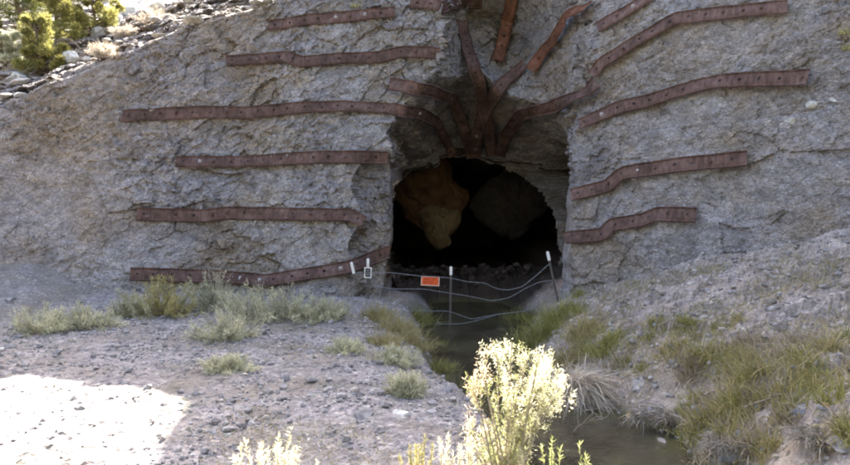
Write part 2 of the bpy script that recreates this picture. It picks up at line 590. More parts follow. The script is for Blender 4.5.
def rust_material(tint=(1, 1, 1)):
    m, nt, out = nmat('rusty_steel')
    b = NB(nt)
    oi = b.n('ShaderNodeObjectInfo')
    base = b.ramp(b.noise(2.6, 7, .7), [(.30, (.055, .034, .028)), (.44, (.115, .068, .056)), (.56, (.165, .098, .083)), (.70, (.235, .16, .145))])
    spots = b.ramp(b.noise(13, 5, .8), [(.58, 0.), (.68, 1.)])
    base = b.mix(b.math('MULTIPLY', spots, .6), base, (.075, .04, .036))
    streak = b.ramp(b.noise(6, 5, .7, vec=b.mapping((3., 3., .5), (0, 0, 0))), [(.40, .62), (.55, 1.), (.7, 1.15)])
    base = b.mix(1., base, streak, 'MULTIPLY')
    dust = b.ramp(b.noise(5, 6, .7, vec=b.mapping((1, 1, 2.5), (.4, .2, 0))), [(.58, 0.), (.75, 1.)])
    base = b.mix(b.math('MULTIPLY', dust, .4), base, (.27, .235, .225))
    base = b.mix(1., base, b.ramp(oi.outputs['Random'], [(0, .88), (1, 1.12)]), 'MULTIPLY')
    base = b.mix(1., base, (.86, .87, .88), 'MULTIPLY')
    base = b.mix(1., base, tint, 'MULTIPLY')
    n1 = b.bump(b.noise(34, 6, .7), .6, .008)
    n2 = b.bump(b.noise(5, 3, .5), .5, .03, n1)
    p = b.pbsdf(base, .82, n2, .25, .0)
    b.l(p.outputs[0], out.inputs[0])
    return m


def water_material():
    m, nt, out = nmat('stream_water')
    b = NB(nt)
    c = b.ramp(b.noise(1.3, 5, .65), [(.38, (.045, .040, .028)), (.52, (.085, .078, .055)), (.66, (.12, .115, .05))])
    nrm = b.bump(b.noise(9, 4, .6, dist=1.), .45, .03)
    p = b.pbsdf(c, .09, nrm, .5)
    b.l(p.outputs[0], out.inputs[0])
    t = b.n('ShaderNodeBsdfTransparent')
    t.inputs[0].default_value = (.75, .68, .5, 1)
    mx = b.n('ShaderNodeMixShader'); mx.inputs[0].default_value = .35
    b.l(p.outputs[0], mx.inputs[1]); b.l(t.outputs[0], mx.inputs[2])
    b.l(mx.outputs[0], out.inputs[0])
    return m


M_ROCK = rock_material('hillside_rock')
M_TUN = rock_material('tunnel_rock', (.30, .265, .25))  # hillside rock darkened so the tunnel's shade is put into its colour
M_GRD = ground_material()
M_STONE = stone_material('loose_stone', [(0, (.20, .185, .18)), (.45, (.28, .262, .262)), (.8, (.35, .33, .325)), (.93, (.38, .34, .29)), (1, (.54, .52, .49))])
M_TANS = stone_material('tan_slope_stone', [(0, (.30, .26, .22)), (.5, (.42, .38, .33)), (1, (.6, .56, .5))])
M_PALE = stone_material('pale_stone', [(0, (.42, .40, .36)), (1, (.6, .58, .54))])
M_BLUE = stone_material('blue_grey_stone', [(0, (.25, .26, .31)), (1, (.36, .37, .43))])
M_ORANGE = stone_material('ochre_stone', [(0, (.42, .27, .12)), (1, (.5, .33, .16))])
M_RUST = rust_material()
M_RUSTO = rust_material((1.35, .98, .70))
M_WATER = water_material()
M_SAGE = leaf_material('sagebrush_leaf', (.42, .42, .28), (.56, .55, .40), .4, 3, (.68, .66, .5))
M_SAGEY = leaf_material('yellow_sagebrush_leaf', (.30, .275, .10), (.46, .42, .17), .3, 3, (.56, .5, .25))
M_GREEN = leaf_material('green_grass_leaf', (.17, .175, .05), (.28, .275, .09), .3, 4, (.38, .35, .14))
M_OLIVE = leaf_material('olive_grass_leaf', (.25, .22, .085), (.36, .315, .15), .3, 4, (.47, .40, .24))
M_STRAW = leaf_material('straw', (.24, .20, .135), (.36, .30, .21), .2, 4, (.48, .41, .30))
M_STRAWP = leaf_material('pale_straw', (.40, .34, .27), (.55, .48, .39), .2, 4, (.68, .6, .5))
M_STRAWG = leaf_material('grey_straw', (.21, .185, .15), (.32, .285, .24), .15, 4, (.42, .38, .33))
M_TWIG = plain('dead_twig', (.26, .22, .18), .9, bumpy=.4)
M_BARK = plain('bark', (.15, .11, .08), .95, bumpy=.6)
M_JUN = leaf_material('juniper_leaf', (.13, .135, .04), (.28, .26, .08), .4, 1.2, (.5, .46, .17))
M_JUND = leaf_material('dark_juniper_leaf', (.05, .065, .02), (.11, .125, .035), .3, 1.2, (.20, .20, .06))
M_BUSHL = leaf_material('rabbitbrush_leaf', (.22, .25, .08), (.38, .40, .16), .5, 5, (.52, .51, .27))
M_BUSHF = leaf_material('seed_head', (.50, .46, .28), (.62, .58, .40), .5, 9, (.72, .69, .54))
M_BUSHR = leaf_material('dry_seed_head', (.45, .33, .18), (.62, .50, .34), .5, 9, (.75, .66, .5))
M_POST = plain('post_steel', (.12, .11, .105), .6, .3)
M_WHITE = plain('white_paint', (.78, .77, .75), .5)
M_WIRE = plain('galvanised_wire', (.23, .225, .22), .5, .5)
M_ORS = plain('orange_sign_paint', (.72, .115, .035), .45)
M_ORT = plain('dark_red_lettering', (.30, .035, .02), .5)
M_BLK = plain('black_sign_paint', (.035, .035, .04), .5)
M_BOLT = plain('bolt_steel', (.42, .38, .36), .5, .4)


# ------------------------------------------------------------------ land meshes
def grid_axis(fine0, fine1, step, lo, hi, grow=1.25):
    a = list(np.arange(fine0, fine1, step))
    s, v = step, fine0
    left = []
    while v > lo:
        s *= grow; v -= s; left.append(v)
    s, v = step, a[-1]
    right = []
    while v < hi:
        s *= grow; v += s; right.append(v)
    return np.array(left[::-1] + a + right)


# outline of the tunnel mouth (x, z)
MC = (1.10, -.62)
th = np.linspace(0, 2 * np.pi, 241)[:-1]
pw = np.where((np.cos(th) > 0) & (np.sin(th) < 0), .55, .74)
ox = np.sign(np.cos(th)) * np.abs(np.cos(th)) ** pw * np.where(np.cos(th) > 0, 2.15, 2.05)
oz = np.sign(np.sin(th)) * np.abs(np.sin(th)) ** pw * np.where(np.sin(th) > 0, 1.80, 2.2)
ox = ox + .10 * fbm(np.cos(th) * 2, np.sin(th) * 2, th * 0, 1, 3, 4)
oz = oz + .14 * fbm(np.cos(th) * 2, np.sin(th) * 2, th * 0, .8, 3, 6) - .14 * (np.cos(th) > 0) * np.cos(th) * (np.sin(th) > 0)
_j = 1 + np.where(np.abs(np.cos(th)) > .6, .02, .06) * facets(np.cos(th) * 1.9, np.sin(th) * 1.9, th * 0, .45, 71) + .03 * facets(np.cos(th) * 1.9, np.sin(th) * 1.9, th * 0, .15, 72)
ox = ox * _j; oz = oz * _j
RAD = np.hypot(ox, oz)
ANG = np.arctan2(oz, ox)
od = np.argsort(ANG)


def mouth_r(x, z, pad=0):
    a = np.arctan2(z - MC[1], x - MC[0])
    r = np.interp(a, ANG[od], RAD[od], period=2 * np.pi)
    return np.hypot(x - MC[0], z - MC[1]) - r + pad


def undercut(x, y, z):
    """the right side of the recess is hollowed out behind its front corner"""
    d = np.maximum(y - 15.0, 0)
    return .27 * d * sst(1.6, 2.75, x) * sst(2.9, 1.3, z) * (y > 14.9) * (x < 4.2)


gx = grid_axis(-9.6, 9.6, .026, -60, 60)
gx = np.unique(np.round(np.concatenate([gx, np.arange(-1.1, -.45, .007), np.arange(2.65, 3.35, .007), np.arange(0, 1, .012)]), 4))
gzz = grid_axis(-2.7, 5.2, .026, -3.4, 24)
X, Z = np.meshgrid(gx, gzz, indexing='ij')
Yv = y_full(X.ravel(), Z.ravel()).reshape(X.shape)
# steep recess walls are broken sideways too
_gx = np.abs(np.gradient(y_base(X.ravel(), Z.ravel()).reshape(X.shape), axis=0) / np.gradient(X, axis=0))
_w = sst(1.2, 4, _gx) * (np.abs(X) < 5) * sst(.04, .22, mouth_r(X, Z))
_n = .20 * facets(X.ravel(), Yv.ravel(), Z.ravel(), .5, 63) + .08 * facets(X.ravel(), Yv.ravel(), Z.ravel(), .19, 64)
X = X + _w * _n.reshape(X.shape)
_face = 14.4 + .35 * (np.minimum(Z, crest(X)) + 1.6) - .92 * np.clip(X - 2.9, 0, 8)
X = X + undercut(X, Yv, Z) * (X < 3.3) * sst(.25, .9, Yv - _face)
ni, nj = X.shape
V = np.stack([X, Yv, Z], -1).reshape(-1, 3)
i, j = np.meshgrid(np.arange(ni - 1), np.arange(nj - 1), indexing='ij')
q = np.stack([i * nj + j, (i + 1) * nj + j, (i + 1) * nj + j + 1, i * nj + j + 1], -1).reshape(-1, 4)
cx = V[q].mean(1)
_fc = _face.reshape(-1)[q[:, 0]]
keep = (mouth_r(cx[:, 0], cx[:, 2]) > -.03) | (cx[:, 1] - _fc < 1.15 + .3 * fbm(cx[:, 0], cx[:, 1] * 0, cx[:, 2], .5, 3, 15))
hill = mk('hillside', V, [q[keep]], M_ROCK)
hill['kind'] = 'structure'
hill['label'] = 'steep broken grey rock hillside around the tunnel mouth'

gx2 = grid_axis(-6.6, 6.8, .034, -260, 260, 1.3)
gy2 = grid_axis(4.6, 15.2, .034, -200, 260, 1.3)
X, Y = np.meshgrid(gx2, gy2, indexing='ij')
Zg = ground_z(X.ravel(), Y.ravel()).reshape(X.shape)
ni, nj = X.shape
V = np.stack([X, Y, Zg], -1).reshape(-1, 3)
i, j = np.meshgrid(np.arange(ni - 1), np.arange(nj - 1), indexing='ij')
q = np.stack([i * nj + j, (i + 1) * nj + j, (i + 1) * nj + j + 1, i * nj + j + 1], -1).reshape(-1, 4)
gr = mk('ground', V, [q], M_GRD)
gr['kind'] = 'structure'

# unseen hillside behind the camera, added dark to block low sky light
hx = np.linspace(-160, 160, 81); hy = np.linspace(-4, -110, 40)
X, Y = np.meshgrid(hx, hy, indexing='ij')
t_ = (-4 - Y) / 106
Zh = -2.6 + 62 * t_ ** .75 + 5 * fbm(X.ravel(), Y.ravel(), 0 * X.ravel(), 22, 4, 33).reshape(X.shape) * np.minimum(t_ * 4, 1)
ni, nj = X.shape
V = np.stack([X, Y, Zh], -1).reshape(-1, 3)
i, j = np.meshgrid(np.arange(ni - 1), np.arange(nj - 1), indexing='ij')
q = np.stack([i * nj + j, i * nj + j + 1, (i + 1) * nj + j + 1, (i + 1) * nj + j], -1).reshape(-1, 4)
hb = mk('added_hills', V, [q], plain('sky_block_hill', (.045, .045, .028), .95), smooth=True)
hb['kind'] = 'structure'

# tunnel lining
rings = np.concatenate([[-2., -1.], np.arange(0, 3, .07), np.arange(3, 14, .3)])
V = []
for k, d in enumerate(rings):
    sc = 1.0 + .06 * min(max(d, 0), 1.5)
    ux, uz = ox / RAD, oz / RAD
    xx, zz_ = MC[0] + ox * sc - .04 * d, MC[1] + oz * sc
    y0 = y_full(np.clip(MC[0] + ox, -.58, 2.68), MC[1] + oz) - .12
    yy = y0 * max(0, 1 - d / 1.5) + 20.8 * min(1, d / 1.5) + d
    n = .22 * min(1, d * 2) * facets(xx, yy, zz_, .5, 55) + .07 * min(1, d * 2) * facets(xx, yy, zz_, .17, 56)
    ux, uz = ox / RAD, oz / RAD
    if d < 0:      # collar buried in the rock behind the opening
        xx, zz_, yy, n = MC[0] + ox * (1 + .22 * -d), MC[1] + oz * (1 + .22 * -d), y0 + .75 * -d, 0
    xx = xx + undercut(MC[0] + ox, np.minimum(yy, 20.) + 0 * ox, np.minimum(zz_, 1.2))
    V.append(np.stack([xx + ux * n, yy, zz_ + uz * n], -1))
m_ = len(th)
i, j = np.meshgrid(np.arange(len(rings) - 1), np.arange(m_), indexing='ij')
k_ = (j + 1) % m_
q = np.stack([i * m_ + j, (i + 1) * m_ + j, (i + 1) * m_ + k_, i * m_ + k_], -1).reshape(-1, 4)
Vt = np.concatenate(V)
Vt = np.vstack([Vt, Vt[-m_:].mean(0)])
cap = np.stack([(len(rings) - 1) * m_ + np.arange(m_), (len(rings) - 1) * m_ + (np.arange(m_) + 1) % m_, np.full(m_, len(Vt) - 1)], -1)
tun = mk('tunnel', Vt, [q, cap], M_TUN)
tun['kind'] = 'structure'
tun['label'] = 'dark mine tunnel running into the hillside'

# stream
ys = np.arange(1, 19.6, .12)
xa = np.interp(ys, SY, SL) - .45
xb = np.interp(ys, SY, SR) + .45
us = np.linspace(0, 1, 16)
V = np.stack([xa[:, None] + (xb - xa)[:, None] * us, np.repeat(ys[:, None], 16, 1), np.full((len(ys), 16), WZ)], -1).reshape(-1, 3)
i, j = np.meshgrid(np.arange(len(ys) - 1), np.arange(15), indexing='ij')
q = np.stack([i * 16 + j, i * 16 + j + 1, (i + 1) * 16 + j + 1, (i + 1) * 16 + j], -1).reshape(-1, 4)
st = mk('water', V, [q], M_WATER, smooth=True)
st['kind'] = 'structure'
st['label'] = 'shallow brown stream flowing out of the tunnel'


# ------------------------------------------------------------------ steel straps
def resample(P, step):
    d = np.concatenate([[0], np.cumsum(np.linalg.norm(np.diff(P, axis=0), axis=1))])
    n = max(4, int(d[-1] / step))
    s = np.linspace(0, d[-1], n)
    return np.stack([np.interp(s, d, P[:, k]) for k in range(3)], -1), d[-1]


def smooth_arr(A, k):
    if k < 1 or len(A) < 3: return A
    pad = np.concatenate([np.repeat(A[:1], k, 0), A, np.repeat(A[-1:], k, 0)])
    ker = np.hanning(2 * k + 3)[1:-1]; ker /= ker.sum()
    if A.ndim == 1:
        return np.convolve(pad, ker, 'valid')
    return np.stack([np.convolve(pad[:, c], ker, 'valid') for c in range(A.shape[1])], -1)


def strap(pix, label, group, width=.29, seed=0, sunk=0.0, ybias=0):
    r = np.random.default_rng(100 + seed)
    pix = np.array(pix, float)
    dd = np.concatenate([[0], np.cumsum(np.hypot(*np.diff(pix, axis=0).T))])
    n = max(6, int(dd[-1] / 3))
    s = np.linspace(0, dd[-1], n)
    px, py = np.interp(s, dd, pix[:, 0]), np.interp(s, dd, pix[:, 1])
    P = np.array([hit(a, b, True) for a, b in zip(px, py)])
    P[:, 1] = smooth_arr(P[:, 1], 3)
    # push in front of the rough rock, staying on the same sight line
    def ymin(P):
        m_ = np.full(len(P), 1e9)
        for ddx, ddz in ((0, 0), (0, .12), (0, -.12), (.1, 0), (-.1, 0)):
            m_ = np.minimum(m_, y_full(P[:, 0] + ddx, P[:, 2] + ddz))
        return m_
    ym = ymin(P)
    ym = smooth_arr(np.minimum(ym, P[:, 1] + .05), 2) - .015 + sunk + ybias
    P = P * (ym / P[:, 1])[:, None]
    P, L = resample(P, .05)
    e = .3
    x, z = P[:, 0], P[:, 2]
    N = np.stack([(y_mid(x + e, z) - y_mid(x - e, z)) / (2 * e), -np.ones(len(x)), (y_mid(x, z + e) - y_mid(x, z - e)) / (2 * e)], -1)
    N[:, 0] = np.clip(N[:, 0], -1.1, 1.1) * (.3 if ybias else 1); N[:, 2] = np.clip(N[:, 2], -.6, .6)
    N = smooth_arr(N, 6); N /= np.linalg.norm(N, axis=1)[:, None]
    T = smooth_arr(np.gradient(P, axis=0), 2); T /= np.linalg.norm(T, axis=1)[:, None]
    W = np.cross(N, T); W /= np.linalg.norm(W, axis=1)[:, None]
    N = np.cross(T, W)
    # slight twist & buckles
    S = np.linspace(0, L, len(P))
    tw = .10 * vnoise(S * .9, S * 0, S * 0, 300 + seed)
    W2 = W * np.cos(tw)[:, None] + N * np.sin(tw)[:, None]
    N2 = N * np.cos(tw)[:, None] - W * np.sin(tw)[:, None]
    if W2[:, 2].mean() < 0: W2, = (-W2,)
    if (N2[:, 1]).mean() > 0: N2 = -N2
    P = P + N2 * (.018 * vnoise(S * 3, S * 0, S * 0, 400 + seed))[:, None]

    def fr(s_):
        f = lambda A: np.stack([np.interp(s_, S, A[:, k]) for k in range(3)], -1)
        return f(P), f(W2), f(N2)
    hw = width / 2
    # rows along the strap; hole cells
    pitch = .34
    holes = np.arange(.14, L - .08, pitch) + r.uniform(-.03, .03, len(np.arange(.14, L - .08, pitch)))
    hs = .052
    cuts = [0.]
    hole_after = set()
    for h in holes:
        a, b_ = h - hs, h + hs
        gap = a - cuts[-1]
        if gap < .01: continue
        k = max(1, int(gap / .06))
        base = cuts[-1]
        for q_ in range(1, k + 1): cuts.append(base + gap * q_ / k)
        hole_after.add(len(cuts) - 1)
        cuts.append(b_)
    gap = L - cuts[-1]
    if gap > .01:
        k = max(1, int(gap / .06)); base = cuts[-1]
        for q_ in range(1, k + 1): cuts.append(base + gap * q_ / k)
    cuts = np.array(cuts)
    wv = np.array([-1, -.90, -.74, -hs / hw, hs / hw, .74, .90, 1]) * hw
    lip = np.array([.006, .034, .004, .012, .012, .004, .034, .006])
    C, Wd, Nd = fr(cuts)
    ragged = .06 * vnoise(cuts * 2.2, cuts * 0, cuts * 0, 500 + seed) + r.uniform(-.02, .02, len(cuts))
    V = C[:, None] + Wd[:, None] * wv[None, :, None] * (1 + ragged[:, None, None] * .6) + Nd[:, None] * lip[None, :, None]
    nw = len(wv)
    Vs = [V.reshape(-1, 3)]; Q = []; tot = len(cuts) * nw
    bolts = []
    for c in range(len(cuts) - 1):
        for w_ in range(nw - 1):
            a = c * nw + w_
            quad = [a, a + nw, a + nw + 1, a + 1]
            if w_ == 3 and c in hole_after:
                sc_ = .5 * (cuts[c] + cuts[c + 1])
                c0, w0, n0 = fr(np.array([sc_]))
                t0 = np.cross(w0[0], n0[0]); t0 /= np.linalg.norm(t0)
                pc = c0[0] + n0[0] * .012
                sq = np.array(quad)
                sqv = V.reshape(-1, 3)[sq]
                ring = []
                # 8 outer points: corners and edge midpoints ; 8 inner
                mids = [(sqv[k] + sqv[(k + 1) % 4]) / 2 for k in range(4)]
                outer = []
                for k in range(4): outer += [sqv[k], mids[k]]
                outer = np.array(outer)
                dirv = outer - pc
                dirv /= np.linalg.norm(dirv, axis=1)[:, None]
                inner = pc + dirv * .031 * r.uniform(.9, 1.1)
                deep = inner - n0[0] * .022
                Vs.append(np.vstack([outer, inner, deep]))
                for k in range(8):
                    k2 = (k + 1) % 8
                    Q.append([tot + k, tot + k2, tot + 8 + k2, tot + 8 + k])
                    Q.append([tot + 8 + k, tot + 8 + k2, tot + 16 + k2, tot + 16 + k])
                tot += 24
                if r.random() < .3: bolts.append((pc, w0[0], n0[0], t0))
            else:
                Q.append(quad)
    Va = np.vstack(Vs)
    loc = P.mean(0)
    o = mk('steel_strap', Va, [np.array(Q)], M_RUST, None, False, loc)
    sm = o.modifiers.new('thick', 'SOLIDIFY'); sm.thickness = .008; sm.offset = 0
    tag(o, label, 'steel strap', group)
    # bolts with small square plates, overlap joints as a plate
    for pc, w0, n0, t0 in bolts:
        mb = MB()
        rot = np.stack([t0, n0, w0], 1)
        mb.box(pc + n0 * .004, (.066, .010, .066), rot)
        mb.tube([pc, pc + n0 * .05], [.026, .022], 6)
        bo = mb.build('bolt', M_BOLT if r.random() < .3 else M_RUST, None, False, loc)
        bo.location = (0, 0, 0); bo.parent = o
    if L > 3:
        s0 = r.uniform(.35, .65) * L
        ss = np.array([s0 - .16, s0 - .08, s0, s0 + .08, s0 + .16])
        c0, w0, n0 = fr(ss)
        wv2 = wv * 1.03
        V = c0[:, None] + w0[:, None] * wv2[None, :, None] + n0[:, None] * (lip[None, :, None] + .014)
        i_, j_ = np.meshgrid(np.arange(4), np.arange(nw - 1), indexing='ij')
        qq = np.stack([i_ * nw + j_, (i_ + 1) * nw + j_, (i_ + 1) * nw + j_ + 1, i_ * nw + j_ + 1], -1).reshape(-1, 4)
        jp = mk('joint_plate', V.reshape(-1, 3), [qq], M_RUST, None, False, loc)
        jp.location = (0, 0, 0); jp.parent = o
        sm = jp.modifiers.new('thick', 'SOLIDIFY'); sm.thickness = .01
    return o


GL, GRC, GR = 'rusty straps bolted across the left rock face', 'rusty straps hanging down into the recess above the tunnel', 'rusty straps bolted across the right rock face'
STR = [
    ([(268, 26), (300, 21), (330, 18), (395, 12)], 'short rusty strap highest on the left face, tilting up to the right', GL),
    ([(410, 3), (445, 5), (482, 3)], 'dark end of rusty strap at the top edge of the photo above the recess', GL),
    ([(226, 61), (285, 57), (303, 62), (345, 58), (387, 57)], 'rusty strap with a kink near its middle, second from top on left face', GL),
    ([(380, 57), (402, 52), (441, 53)], 'short dark strap piece lapped over the end of the second left strap', GL),
    ([(122, 116), (205, 112), (245, 113), (310, 107), (345, 106), (385, 108), (420, 113), (436, 122), (446, 140), (453, 157)], 'longest rusty strap of the left face, bending down into the recess at its right end', GL),
    ([(176, 162), (240, 162), (320, 157), (388, 157)], 'rusty strap level with the top of the tunnel mouth, left of it', GL),
    ([(137, 214), (205, 216), (225, 213), (290, 214), (350, 215), (364, 222)], 'straight rusty strap ending at the broken step left of the tunnel mouth', GL),
    ([(130, 274), (200, 276), (240, 278), (265, 281), (300, 275), (350, 267), (390, 251)], 'lowest rusty strap on the left face, sagging just above the sagebrush', GL),
    ([(389, 84), (432, 91), (452, 99), (464, 127), (472, 158)], 'rusty strap turning down from the left rim of the recess', GRC),
    ([(460, 15), (467, 45), (480, 86), (488, 127), (492, 156)], 'long rusty strap sloping down the middle of the recess from its upper left', GRC),
    ([(513, -6), (506, 28), (498, 60)], 'orange rusty strap hanging straight down from the top of the recess', GRC),
    ([(588, 6), (568, 15), (552, 41), (530, 70)], 'orange rusty strap running down left from the top of the right rim', GRC),
    ([(525, 64), (500, 86), (484, 114), (476, 138), (475, 158)], 'rusty strap crossing another in the centre of the recess', GRC),
    ([(597, 82), (580, 96), (552, 107), (521, 114), (507, 134), (499, 156)], 'rusty strap bending down from the right rim toward the tunnel mouth', GRC),
    ([(597, 28), (615, 18), (652, -4)], 'short rusty strap cut off by the top edge of the photo, right of the recess', GR),
    ([(593, 76), (601, 64), (629, 45), (676, 19), (730, 12), (788, 7)], 'rusty strap rising steeply then level to the top right, highest long one', GR),
    ([(579, 125), (616, 108), (646, 101), (689, 88), (719, 81), (766, 79), (809, 77)], 'rusty strap reaching farthest right across the right face', GR),
    ([(570, 195), (607, 186), (622, 173), (685, 164), (748, 158)], 'rusty strap on the right face beside the tunnel mouth, second from bottom', GR),
    ([(563, 238), (603, 235), (611, 225), (642, 220), (657, 214), (697, 215)], 'lowest and shortest level rusty strap on the right face', GR),
]
for k, (p, l, g) in enumerate(STR):
    w_ = .31 if g == GRC else .27
    so_ = strap(p, l, g, w_, k, ybias=-.14 if g == GRC else 0)
    if l.startswith('orange'):
        for c_ in [so_] + list(so_.children):
            c_.data.materials[0] = M_RUSTO

# ------------------------------------------------------------------ rock spurs inside the tunnel
def spur(outline, Y, depth, mat, label, seed):
    """a hanging rock: silhouette radii taken round its centre, modelled as a full solid"""
    r = np.random.default_rng(seed)
    V, T = ICO[4]
    O = np.array([at(a, b, Y) for a, b in outline])
    c = O.mean(0)
    a = np.arctan2(O[:, 2] - c[2], O[:, 0] - c[0]); rad = np.hypot(O[:, 2] - c[2], O[:, 0] - c[0])
    o = np.argsort(a)
    va = np.arctan2(V[:, 2], V[:, 0])
    rr = np.interp(va, a[o], rad[o], period=2 * np.pi)
    W = np.stack([V[:, 0] * rr, V[:, 1] * depth * (.45 + .55 * rr / rad.max()), V[:, 2] * rr], -1)
    w = W + c
    n = .16 * facets(w[:, 0], w[:, 1], w[:, 2], .62, seed) + .10 * fbm(w[:, 0], w[:, 1], w[:, 2], .3, 5, seed + 9)
    w = w + V * n[:, None]
    ob = mk('rock_spur', w, [T], mat, None, False, c)
    tag(ob, label, 'rock')
    return ob


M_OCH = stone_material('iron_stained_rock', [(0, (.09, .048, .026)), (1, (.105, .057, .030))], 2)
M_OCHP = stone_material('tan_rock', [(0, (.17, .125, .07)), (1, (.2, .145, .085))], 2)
M_FLARE = stone_material('grey_flare_spur', [(0, (.034, .030, .030)), (1, (.04, .035, .035))], 2)
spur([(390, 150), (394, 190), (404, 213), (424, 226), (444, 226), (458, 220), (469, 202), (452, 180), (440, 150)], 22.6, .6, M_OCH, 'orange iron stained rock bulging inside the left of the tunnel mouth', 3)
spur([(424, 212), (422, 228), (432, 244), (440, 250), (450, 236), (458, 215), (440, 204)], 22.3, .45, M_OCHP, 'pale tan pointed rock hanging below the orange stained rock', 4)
spur([(520, 150), (500, 178), (476, 198), (470, 208), (492, 226), (514, 238), (534, 222), (550, 208), (540, 185)], 23.0, .5, M_FLARE, 'dark grey diamond shaped solid added for a faint flare inside the right of the tunnel mouth', 5)  # added rock form standing in for a faint light flare

# ------------------------------------------------------------------ fence
fence = empty('wire_fence', at(451, 325, 14.75))
tag(fence, 'sagging strands of wire on white tipped posts across the stream', 'fence')
FL = np.array(fence.location)


def child(mb, name, mat, root, loc, smooth=False):
    o = mb.build(name, mat, None, smooth, loc)
    o.location = (0, 0, 0)
    o.parent = root
    return o


def post(top, bot, Y, capf=.16, lab=None):
    a = np.array(at(*top, Y)); b = np.array(at(*bot, Y))
    d = (a - b) / np.linalg.norm(a - b)
    mb = MB()
    x_ = np.cross(d, [0, 1, 0]); x_ /= np.linalg.norm(x_); y_ = np.cross(x_, d)
    rot = np.stack([x_, y_, d], 1)
    L = np.linalg.norm(a - b)
    c = (a + b) / 2
    mb.box(c, (.042, .006, L), rot)
    mb.box(c + y_ * .019, (.006, .030, L), rot)
    for k in range(int(L / .09)):
        mb.box(b + d * (.1 + k * .09) - y_ * .008, (.018, .010, .02), rot)
    p = child(mb, 'post', M_POST, fence, FL)
    mc = MB()
    mc.box(a - d * capf / 2, (.052, .050, capf), rot)
    mc.tube([a - d * .004, a + d * .012], [.024, .012], 6)
    cc = mc.build('post_tip', M_WHITE, None, False, FL)
    cc.location = (0, 0, 0); cc.parent = p
    return p


post((351.5, 262.5), (358, 292), 14.2, .22)
post((368, 259), (368, 308), 14.3, .17)
post((451, 267), (450, 331), 14.75, .16)
post((547.5, 252), (559, 306), 14.6, .17)


def wire(pts, Y0, Y1, barbs=True):
    pts = np.array(pts, float)
    n = len(pts)
    dd = np.concatenate([[0], np.cumsum(np.hypot(*np.diff(pts, axis=0).T))])
    s = np.linspace(0, dd[-1], max(8, int(dd[-1] / 4)))
    x, y = np.interp(s, dd, pts[:, 0]), np.interp(s, dd, pts[:, 1])
    y = smooth_arr(y, 1)
    Yd = Y0 + (Y1 - Y0) * s / s[-1] - .12 * np.sin(s / s[-1] * 9)*.3
    P = np.array([at(a, b, c) for a, b, c in zip(x, y, Yd)])
    mb = MB()
    mb.tube(P, .0062, 5)
    if barbs:
        Pb, L = resample(P, .13)
        for p in Pb[1:-1]:
            for _ in range(2):
                d = rng.normal(size=3); d /= np.linalg.norm(d)
                mb.tube([p - d * .022, p + d * .022], [.003, .002], 4)
    return child(mb, 'wire', M_WIRE, fence, FL)


wire([(352, 273), (369, 272), (394, 273), (420, 276), (451, 278), (468, 282), (486, 283), (494, 288), (507, 290.5), (522, 287), (537, 275), (550, 263)], 14.2, 14.55)
wire([(362, 285), (394, 289), (423, 289), (449, 293), (468, 296), (492, 301), (509, 298), (526, 288), (539, 282), (553, 280)], 14.28, 14.58)
wire([(369, 303), (400, 308), (421, 311), (449, 311), (472, 319.5), (492, 315), (526, 311), (548, 300), (558, 295)], 14.3, 14.6)
wire([(380, 318), (400, 324), (440, 324), (461, 324), (479, 320), (496, 315)], 14.35, 14.7)


def plate(px0, py0, px1, py1, Y, tilt, name, mats, label, cat):
    c = np.array(at((px0 + px1) / 2, (py0 + py1) / 2, Y))
    w = (px1 - px0) / F * Y; h = (py1 - py0) / F * Y
    ct, s_ = math.cos(tilt), math.sin(tilt)
    rot = np.array([[ct, 0, s_], [0, 1, 0], [-s_, 0, ct]])
    e = empty(name, c)
    tag(e, label, cat)
    def ch(nm, parts, mat):
        mb = MB()
        for (x, z, ww, hh, dy, th_) in parts:
            mb.box(rot @ np.array([x, dy, z]), (ww, th_, hh), rot)
        o = mb.build(nm, mat, e)
        return o
    return e, w, h, ch


e, w, h, ch = plate(421, 276.2, 439.5, 285.8, 14.6, R(3), 'warning_sign', None, 'small orange sign with pale border and dark lettering hanging from the top fence wire', 'sign')
ch('sign_panel', [(0, 0, w, h, 0, .006)], M_ORS)
bw = .018
ch('border', [(0, h / 2 - bw / 2, w, bw, -.005, .003), (0, -h / 2 + bw / 2, w, bw, -.005, .003), (-w / 2 + bw / 2, 0, bw, h - 2 * bw, -.005, .003), (w / 2 - bw / 2, 0, bw, h - 2 * bw, -.005, .003)], plain('pale_sign_border', (.75, .55, .45), .5))
r_ = np.random.default_rng(5)
let = []
for row, zz_ in enumerate((.035, -.03)):
    x = -.125
    while x < .12:
        cw = r_.uniform(.012, .02)
        if r_.random() < .82:
            let.append((x + cw / 2, zz_, .005, .036, -.0045, .002))
            let.append((x + cw / 2 + .005, zz_ + r_.choice([-.016, 0, .016]), cw * .6, .006, -.0045, .002))
        x += cw + .007
ch('lettering', let, M_ORT)

e, w, h, ch = plate(364.3, 267.2, 371.6, 278, 14.22, R(2), 'post_tag', None, 'small dark tag with white border fixed to the sign post left of the stream', 'sign')
ch('tag_panel', [(0, 0, w, h, 0, .006)], M_BLK)
bw = .020
ch('border', [(0, h / 2 - bw / 2, w, bw, -.006, .004), (0, -h / 2 + bw / 2, w, bw, -.006, .004), (-w / 2 + bw / 2, 0, bw, h - 2 * bw, -.006, .004), (w / 2 - bw / 2, 0, bw, h - 2 * bw, -.006, .004)], M_WHITE)
ch('marking', [(0, .045, .055, .012, -.006, .004), (-.022, -.02, .012, .05, -.006, .004), (.022, -.02, .012, .05, -.006, .004), (0, -.045, .045, .012, -.006, .004)], plain('grey_marking', (.35, .34, .36), .6))


